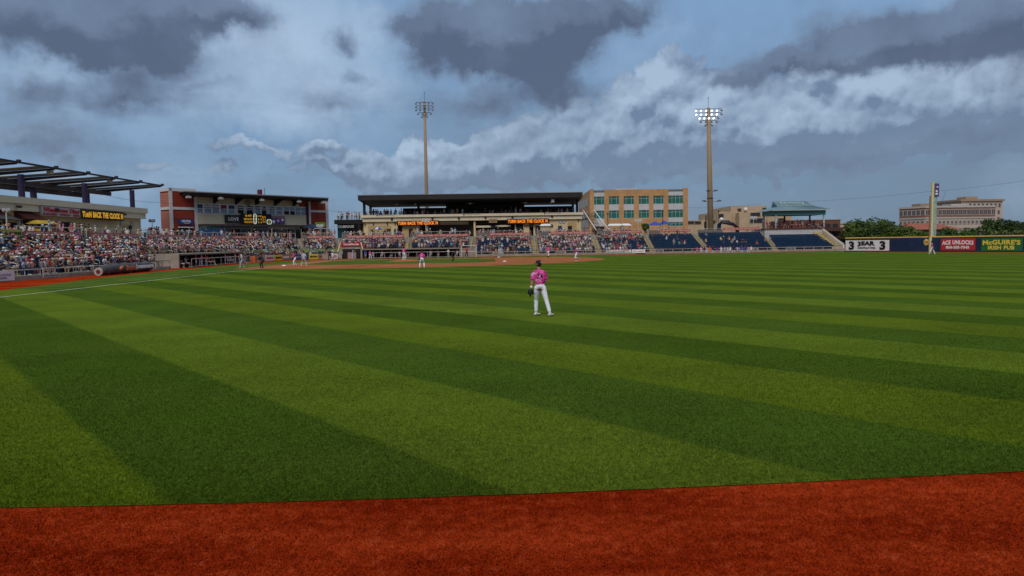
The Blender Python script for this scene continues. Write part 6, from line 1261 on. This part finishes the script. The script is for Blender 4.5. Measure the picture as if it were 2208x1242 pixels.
def wallboard(wl, u0, v0, u1, v1, m_, lab):
    r = wl.rect(u0, v0, u1, v1); return board(wl, 'wall_banner', m_, 0, 0, 0, 0, -.14, .04, lab, 'banner', None, rect=r)
rt, h, H, y = wallboard(LW1, 1824.5, 518, 1918.5, 540.5, WHITE, 'white banner reading 3 BEAR CONTRACTORS between two claw numerals')
lettering('3', -h * .84, -h * .58, H * .08, H * .92, y - .03, LETB, rt, .05); lettering('3', h * .58, h * .84, H * .08, H * .92, y - .03, LETB, rt, .05); lettering('3', -h * .42, -h * .27, H * .42, H * .9, y - .03, LETB, rt, .05); lettering('EAR', -h * .25, h * .37, H * .5, H * .92, y - .03, LETB, rt, .06); lettering('CONTRACTORS', -h * .42, h * .40, H * .17, H * .36, y - .03, LETB, rt, .02)
rt, h, H, y = wallboard(LW2, 2030, 514.5, 2104, 539.8, REDS, 'red banner reading ACE UNLOCKS with a phone number'); lettering('ACE UNLOCKS', -h * .93, h * .90, H * .46, H * .82, y - .03, LETW, rt, .04, arch=.1); lettering('850-505-7545', -h * .70, h * .66, H * .14, H * .38, y - .03, LETW, rt, .04)
rt, h, H, y = wallboard(LW2, 2117, 513.8, 2206, 541, mat('pub_green', (.015, .12, .03), .5, .1, 1), 'green banner with yellow pub lettering at the end of the wall'); lettering("McGUIRE'S", -h * .93, h * .9, H * .46, H * .86, y - .03, LETY, rt, .04, arch=.08); lettering('IRISH PUB', -h * .66, h * .62, H * .1, H * .42, y - .03, LETY, rt, .04)
q = LW2.uv(1998.5, 522) if LW2.uv(1998.5, 522)[0] > 0 else LW1.uv(1998.5, 522); wl = LW2 if LW2.uv(1998.5, 522)[0] > 0 else LW1; p = wl.w(q[0], -.2, q[1]); rt = empty('distance_marker', tuple(p), wl.rz, label='scalloped yellow distance marker on the padded wall beside the foul pole', cat='sign')
m = MB(); 
for j in range(7): a = 2 * math.pi * j / 7; m.tube([(.26 * math.cos(a), 0, .36 * math.sin(a)), (.26 * math.cos(a), .05, .36 * math.sin(a))], .2, 10)
m.tube([(0, -.02, 0), (0, .05, 0)], .42, 14).obj('panel', mat('marker_yellow', (.55, .47, .12)), rt); lettering('325', -.3, .3, -.18, .2, -.05, mat('marker_red', (.45, .12, .03)), rt, .03)
# foul pole
wl = LW2; px_, _ = wl.uv(2008, 520); p = wl.w(px_, -.25, 0); ztp = at(2011, 393, p.y).z
rt = empty('foul_pole', (p.x, p.y, 0), 0.1, label='tall yellow foul pole with green mesh screen rising from the wall', cat='pole')
MB().box(-.2, .15, -.1, .15, 0, 2.4).obj('pole_base', YEL, rt); MB().box(.14, .46, .1, .4, 2.4, ztp).obj('pole', YEL, rt)
SCR = mat('screen_green', (.30, .47, .38), .6, .15, 2); MB().box(.58, .62, .2, .3, 2.4, ztp).obj('screen_frame', SCR, rt); MB().box(1.08, 1.12, .2, .3, 2.4, ztp).obj('screen_frame', SCR, rt)
m = MB()
for i in range(5): x = .66 + i * .085; m.box(x, x + .035, .23, .26, 2.4, ztp)
z = 2.5
while z < ztp: m.box(.62, 1.08, .235, .265, z, z + .05); z += .16
m.obj('screen_mesh', SCR, rt, kind='stuff'); MB().bar((-.12, .2, 2.4), (-.12, .2, ztp - 2.2), .12).obj('stay', mat('stay_brown', (.2, .1, .05)), rt)
r_ = [at(2017.5, 395.5, p.y), at(2026, 424, p.y)]; rt = empty('pole_banner', (r_[0].x, p.y + .2, r_[1].z), 0, label='purple and white vertical banner fixed to the foul pole', cat='banner'); W_, H_ = r_[1].x - r_[0].x, r_[0].z - r_[1].z
MB().box(0, W_, -.03, .03, 0, H_).obj('panel', PURPLE, rt); m = MB(); m.tube([(W_ * .4, -.06, H_ * .42), (W_ * .4, -.035, H_ * .42)], W_ * .28, 10); m.box(W_ * .1, W_ * .7, -.06, -.035, H_ * .16, H_ * .28); m.box(W_ * .35, W_ * .8, -.06, -.035, H_ * .7, H_ * .78); m.obj('print', LETW, rt)
# field corner equipment between stand and wall
MB().box(0, 2.6, 0, .4, 0, .5).obj('low_wall', CONC, None, loc=(63.0, 139.5, 0), rz=-.4, label='short concrete wall between the last stand and the outfield wall', cat='wall')
rt = empty('ramp_parapet', (64.9, 141.7, 0), 0, label='sloping pale parapet beside the steps of the empty last stand', cat='parapet'); MB().hexa([(0, 0, 0), (.3, 0, 0), (-.6, 10, 0), (-.9, 10, 0)], [(0, 0, 1.1), (.3, 0, 1.1), (-.6, 10, 5.2), (-.9, 10, 5.2)]).obj('wall', CREAM, rt); MB().bar((.15, 0, 1.25), (-.75, 10, 5.35), .1).obj('handrail', WHITE, rt)
st = MB()
for i in range(14): st.box(-1.5 - i * .09, -.1 - i * .09, .4 + i * .68, 1.1 + i * .68, 0, .35 + i * .31)
st.obj('steps', YSTEP, rt, kind='stuff')
# ---- light towers -------------------------------------------------------------
POLE = mat('pole_concrete', (.30, .21, .125), .8, .1, .4, .1, 6); FIX = mat('floodlight_case', (.12, .09, .09), .5, .2, 4); LENS = mat('lamp_lens_off', (.42, .43, .43), .2, .05, 3); LIT = mat('lamp_lens_lit', (.8, .8, .8), .3, .01, 3, emit=(.95, .97, 1), estr=2.6)
def tower(u, Y, vb, vt, r0, label, rows, lit, lean=0.0, low=None):
    b = at(u, vb, Y); t = at(u, vt, Y); zt = t.z; z0 = CZ if Y < 170 else 0
    rt = empty('light_tower', (b.x, Y, z0), 0, label=label, cat='light tower'); H = zt - z0
    m = MB(); m.tube([(0, 0, 0), (lean * .5, 0, H * .5), (lean, 0, H)], [r0, r0 * .8, r0 * .56], 12); m.obj('shaft', POLE, rt, True)
    MB().tube([(lean * .25, 0, H * .28), (lean * .25, 0, H * .28 + .15)], r0 * 1.05, 12).obj('collar', DSTEEL, rt)
    MB().bar((lean, 0, H), (lean, 0, H + 2.1), .06).sphere((lean, 0, H + 2.1), .12, 6, 4).obj('lightning_rod', DSTEEL, rt)
    for ri, (dz_, xs_) in enumerate(rows):
        z = H - dz_; mx_ = max(abs(x) for x in xs_); arm = MB().bar((lean - mx_, -.3, z), (lean + mx_, -.3, z), .10).bar((lean, 0, z), (lean, -.3, z), .12).obj('crossarm', DSTEEL, rt)
        for k_, x in enumerate(xs_):
            dn = Vector((0, -.8, -.6)).normalized(); c = Vector((lean + x, -.42, z - .34)); f = MB(); f.tube([c - dn * .3, c - dn * .05, c + dn * .10], [(.12, .07), (.25, .11), (.31, .12)], 10); f.bar((c.x, -.3, z), c - dn * .1, .06); fo = f.obj('floodlight', FIX, arm)
            on = lit and ri < 3 and (abs(x) < (1.9, 2.0, 1.5)[ri] or k_ % 3 == 0); MB().tube([c + dn * .105, c + dn * .13], (.22, .09), 10).obj('lens', LIT if on else LENS, fo) if False else MB().tube([c + dn * .105, c + dn * .13], (.22, .09), 10).obj('lens', LIT if on else LENS, rt)
    if low:
        for (dz_, xs_) in low:
            z = H - dz_
            for x in xs_: m = MB(); m.bar((lean * .2, -.2, z), (x, -.4, z), .08); m.tube([(x - .45, -.5, z + .1), (x, -.5, z + .22), (x + .45, -.5, z + .12)], [(.1, .1), (.28, .16), (.1, .1)], 8); m.obj('floodlight', FIX, rt)
    return rt
tower(921, 172, 470, 219, .5, 'slim brown light tower with unlit floodlights behind the black canopy', [(.2, (-1.95, -1.0, 1.0, 1.95)), (1.0, (-1.95, -1.0, 0, 1.0, 1.95)), (1.75, (-1.95, -1.0, 0, 1.0, 1.95)), (2.6, (-1.5, -.5, .5, 1.5)), (3.3, (-.6, .6))], False, -.05)
tower(1532.5, 157, 495, 232.5, .68, 'light tower with glowing floodlights between the brick office and the gazebo', [(.3, (-2.75, -1.7, -.6, .6, 1.7, 2.75)), (1.1, (-2.7, -1.7, -.6, .6, 1.7, 2.7)), (1.9, (-2.0, -1.0, 0, 1.0, 2.0)), (2.7, (-1.7, -.6, .6, 1.7)), (3.5, (-.7, .7))], True, -.6, [(20.0, (-1.6, 1.7)), (17.8, (-.7, .9))])
q = at(1522, 485, 158); rt = empty('flag_banner', (q.x, 158, CZ), 0, label='dark feather banners and speaker stack at the foot of the lit light tower', cat='banner'); MB().box(-.35, .1, 0, .1, 0, 2.6).obj('panel', BLACK, rt); MB().box(-.1, .25, .2, .3, .2, 4.0).obj('panel', mat('banner_brown', (.10, .08, .07)), rt); MB().box(1.35, 1.6, .2, .3, .4, 3.4).obj('panel', mat('banner_brown'), rt)
# concourse lamp posts with banners
for (u, v0, Y, lab) in ((1310.5, 458, 158, 'dark lamp post before the first white bay of the brick building'), (1429, 453, 158, 'dark lamp post before the far bays of the brick building'), (1549.5, 453, 165, 'dark lamp post with two small banners beside the light tower')):
    q = at(u, v0, Y); rt = empty('lamp_post', (q.x, Y, CZ), 0, label=lab, cat='lamp post', group='lamp posts on the concourse'); h = q.z - CZ; MB().tube([(0, 0, 0), (0, 0, h)], .07, 8).obj('post', DSTEEL, rt); MB().tube([(0, 0, h - .4), (0, 0, h - .1)], [.22, .16], 8).obj('lamp_head', DSTEEL, rt)
    if u > 1540:
        for s in (-1, 1): MB().box(s * .45 - .3, s * .45 + .3, -.03, .03, h - 4.3, h - 3.0).obj('banner', mat('pale_banner', (.3, .33, .4)), rt)
# paired round section signs
for (u, v, Y, lab, m_) in ((13, 453, 72, 'over the nearest cream building doorway', WHITE), (328, 476, 117, 'beside the palm at the end of the cream building', mat('sign_grey2', (.2, .18, .2))), (483, 473, 131, 'in front of the shop windows of the red pavilion', WHITE), (690, 487, 142, 'above the navy tent', WHITE), (918, 475, 146, 'in front of the near LED ribbon board', WHITE), (1212, 479.5, 150, 'on the tan wall of the grandstand building', mat('sign_grey2')), (1376, 475.5, 153, 'in front of the brick building', WHITE), (1625, 469.5, 153, 'between the light tower and the gazebo', WHITE)):
    q = at(u, v, Y); rt = empty('section_sign', (q.x, Y, CZ), .0 if u > 300 else .6, label='paired round signs on a pole ' + lab, cat='sign', group='paired round section signs'); h = q.z - CZ
    MB().tube([(0, 0, 0), (0, 0, h)], .06, 8).obj('pole', STEEL, rt); r_ = Y * 3.6 / FPX
    for s in (-1, 1): d = MB().tube([(s * r_ * 1.05, -.1, h), (s * r_ * 1.05, -.02, h)], r_, 16).obj('disc', m_, rt); MB().tube([(s * r_ * 1.05, -.13, h), (s * r_ * 1.05, -.102, h)], r_ * .72, 14).obj('face', mat('sign_ink', (.10, .11, .16)), d); MB().box(s * r_ * 1.05 - r_ * .45, s * r_ * 1.05 + r_ * .45, -.16, -.131, h - r_ * .22, h + r_ * .22).obj('print', LETW, d)
# inflatable arch with white ball, potted palm, hedge, small plants
q = at(1570, 490, 160); rt = empty('inflatable_arch', (q.x - 2, 160, CZ), 0, label='black inflatable arch topped by a white ball on the concourse', cat='inflatable'); m = MB(); m.tube([(0, 0, 0), (0, 0, 1.9), (.7, 0, 2.6), (3.2, 0, 2.0), (4.0, 0, 1.3), (4.1, 0, 0)], [.45, .45, .45, .4, .4, .4], 10); m.obj('arch', mat('inflatable_black', (.012, .012, .018), .4), rt, True); MB().sphere((.55, 0, 3.15), .45, 14, 10, (1, 1, .9)).obj('ball', WHITE, rt, True)
LEAF = mat('leaf_dark', (.034, .062, .018), .8, .5, .6, attr=None, objvar=.1); BARK = mat('bark', (.08, .055, .035), .9, .25, 4, .4, 12)
LEAVES = [mat('foliage_%s' % n, c, .8, .35, .8) for n, c in (('dark', (.022, .046, .010)), ('mid', (.044, .080, .014)), ('light', (.075, .115, .022)), ('pale', (.10, .125, .042)))]
def tree(x, Y, zt, r, label, seed, tone=(0, 1, 1, 2), flat=.75, n=2600, grp='trees beyond the outfield wall', tk=.35):
    R_ = random.Random(seed); rt = empty('tree', (x, Y, 0), 0, label=label, cat='tree', group=grp)
    m = MB(); zc = zt - r * flat; m.tube([(0, 0, 0), (R_.uniform(-.2, .2), 0, zc * .5), (0, 0, zc)], [tk, tk * .75, tk * .45], 8)
    limbs = []
    for i in range(7): a = R_.uniform(0, 6.28); e = Vector((math.cos(a) * r * .6, math.sin(a) * r * .6, zc + R_.uniform(-.1, .5) * r)); limbs.append(e); m.tube([(0, 0, zc * .6), (e.x * .5, e.y * .5, zc * .8 + e.z * .1), e], [tk * .4, tk * .28, .06], 6)
    m.obj('trunk', BARK, rt, True)
    cl = [(Vector((R_.gauss(0, .42) * r, R_.gauss(0, .42) * r, zc + R_.uniform(-.6, .8) * r * flat)), R_.uniform(.22, .42) * r) for _ in range(26)]
    cl = [(c, s) for c, s in cl if (Vector((c.x, c.y, (c.z - zc) / flat))).length < r * .92]
    g = MB()
    for i in range(n):
        c, s = R_.choice(cl); d = Vector((R_.gauss(0, 1), R_.gauss(0, 1), R_.gauss(0, 1))).normalized() * s * R_.uniform(.55, 1.08); p = c + Vector((d.x, d.y, d.z * .8)); q_ = R_.uniform(.20, .42) * max(1, r / 5)
        a = Vector((R_.gauss(0, 1), R_.gauss(0, 1), R_.gauss(0, .6))).normalized(); b = a.cross(Vector((R_.gauss(0, 1), R_.gauss(0, 1), R_.gauss(0, 1)))).normalized()
        g.mi = tone[hash((int(c.x * 9), int(c.y * 9))) % len(tone)] if R_.random() < .75 else R_.choice(tone)
        g.add([p - a * q_, p + b * q_ * .6, p + a * q_, p - b * q_ * .6], [(0, 1, 2, 3)])
    g.obj('crown', LEAVES, rt)
TR = [(1827, 215, 484, 4.2, (1, 2, 2, 3)), (1848, 205, 475, 4.6, (1, 2, 1, 2)), (1868, 190, 481, 4.4, (1, 1, 2, 2)), (1893, 230, 473, 6.0, (0, 0, 1, 1)), (1925, 200, 474.5, 5.2, (1, 1, 2, 2)), (1948, 185, 484, 4.6, (0, 1, 2, 1)), (1972, 180, 498, 3.0, (1, 2, 3, 2)), (1990, 178, 500, 2.6, (2, 3, 2, 1)),
      (2042, 190, 491.5, 3.6, (0, 0, 1, 0)), (2028, 180, 501, 2.4, (1, 2, 3, 1)), (2063, 185, 498, 2.6, (2, 3, 2, 1)), (2078, 178, 500, 2.6, (1, 2, 2, 3)), (2097, 182, 493, 3.4, (2, 3, 1, 2)), (2118, 195, 480, 4.2, (1, 2, 1, 0)), (2140, 205, 474, 5.2, (0, 1, 1, 0)), (2165, 200, 472, 5.6, (0, 1, 0, 1)), (2192, 190, 470, 5.4, (0, 1, 1, 0)), (2215, 185, 478, 5.0, (0, 1, 0, 1)), (2130, 172, 496, 3.2, (2, 3, 2, 1)), (2160, 170, 497, 3.0, (1, 2, 3, 2)), (2188, 170, 496, 3.2, (1, 2, 1, 3))]
nmz = ['light green tree beside the brown brick building', 'broad tree behind the three bear banner, its left half', 'low bushy tree behind the three bear banner', 'darkest tree behind the trees over the three bear banner', 'tall rounded tree behind the plain navy pads', 'tree sloping down toward the red tiled roof', 'small pale bush at the end of the red tiled roof', 'small pale bush just before the foul pole', 'dark round tree past the foul pole below the hotel', 'small bush between foul pole and dark round tree', 'pale bush under the hotel windows', 'pale palm like bush before the hotel entrance', 'feathery tree at the lower end of the right tree group', 'loose tree where the right group begins to rise', 'tall dark tree below the hotel tower', 'tall dark tree past the hotel tower', 'tallest dark tree over the green banner', 'dark tree cut by the frame edge', 'pale low bush over the green banner start', 'pale low bush over the green banner middle', 'pale low bush over the green banner end']
for i, (u, Y, v, r, tone) in enumerate(TR): q = at(u, v, Y); tree(q.x, Y, q.z, r, nmz[i], 100 + i, tone, .8, 3000 if r > 3.5 else 1500)
q = at(2215, 497, 215); 
def palm(x, Y, z0, h, L_, label, seed, n=22):
    R_ = random.Random(seed); rt = empty('palm', (x, Y, z0), 0, label=label, cat='palm'); MB().tube([(0, 0, 0), (0, 0, h)], [.2, .15], 8).obj('trunk', BARK, rt)
    for i in range(n):
        a = R_.uniform(0, 6.28); el_ = R_.uniform(.15, 1.25); g = MB(); pts = []
        for k in range(6): t = k / 5; pts.append(Vector((math.cos(a) * math.cos(el_) * t * L_, math.sin(a) * math.cos(el_) * t * L_, h + math.sin(el_) * t * L_ - .5 * t * t * L_ * .6)))
        sd = Vector((-math.sin(a), math.cos(a), 0)); vs = []
        for k, p in enumerate(pts): wd = (.05, .22, .26, .22, .14, .01)[k]; vs += [p - sd * wd, p + sd * wd]
        g.add(vs, [(2 * k, 2 * k + 1, 2 * k + 3, 2 * k + 2) for k in range(5)]); g.obj('frond', LEAVES[1 + i % 2], rt)
q = at(330, 500, 122); palm(q.x, 122, CZ, .5, 2.7, 'spiky palm between the cream building and the red pavilion', 5)
q = at(1392, 492, 156); tree(q.x, 156, at(1392, 484, 156).z, 1.0, 'rounded clipped hedge bush at the top of an aisle before the brick building', 77, (1, 1, 2, 1), .7, 700, None, .1)
q = at(905, 490, 150); 
# ---- net poles and the long overhead cable -------------------------------------
def cable(pts, r, label, m_=DSTEEL):
    m = MB(); m.tube(pts, r, 5); o = m.obj('overhead_cable', m_, None, label=label, cat='cable', group='thin overhead cables'); return o
def sag(a, b, s, n=14): a, b = Vector(a), Vector(b); return [a.lerp(b, i / n) - Vector((0, 0, s * 4 * (i / n) * (1 - i / n))) for i in range(n + 1)]
cable(sag(at(1484, 447.5, 186), at(1640, 439.5, 150), .3), .016, 'thin cable from the brick building to the gazebo roof'); c0, c1, c2 = at(1735, 434.5, 150), at(2005, 413, 119), at(2300, 376, 80)
cable(sag(c0, c1, .2), .016, 'thin cable sagging from the gazebo roof to the foul pole'); cable(sag(c1, c2, .2), .013, 'thin cable leaving the foul pole toward the frame edge'); cable([at(2040, 410, 113), at(2028, 446, 118)], .015, 'short slanting tie line hanging by the foul pole')
cable(sag(at(185, 409, 85), at(345, 436, 110), .4), .02, 'thin cable below the shade trellis'); cable(sag(at(345, 436, 110), at(505, 452, 135), .2), .02, 'thin cable crossing the red pavilion front')
cable(sag(at(700, 454, 150), at(800, 457, 152), .1), .02, 'thin cable between the red pavilion and the canopy columns')
# the crowd mass
me = colmesh('crowd', np.concatenate(CROWD['V']), CROWD['F'], np.concatenate(CROWD['C'])); ob('crowd', me, kind='stuff', label='distant seated and standing spectators filling the stands')
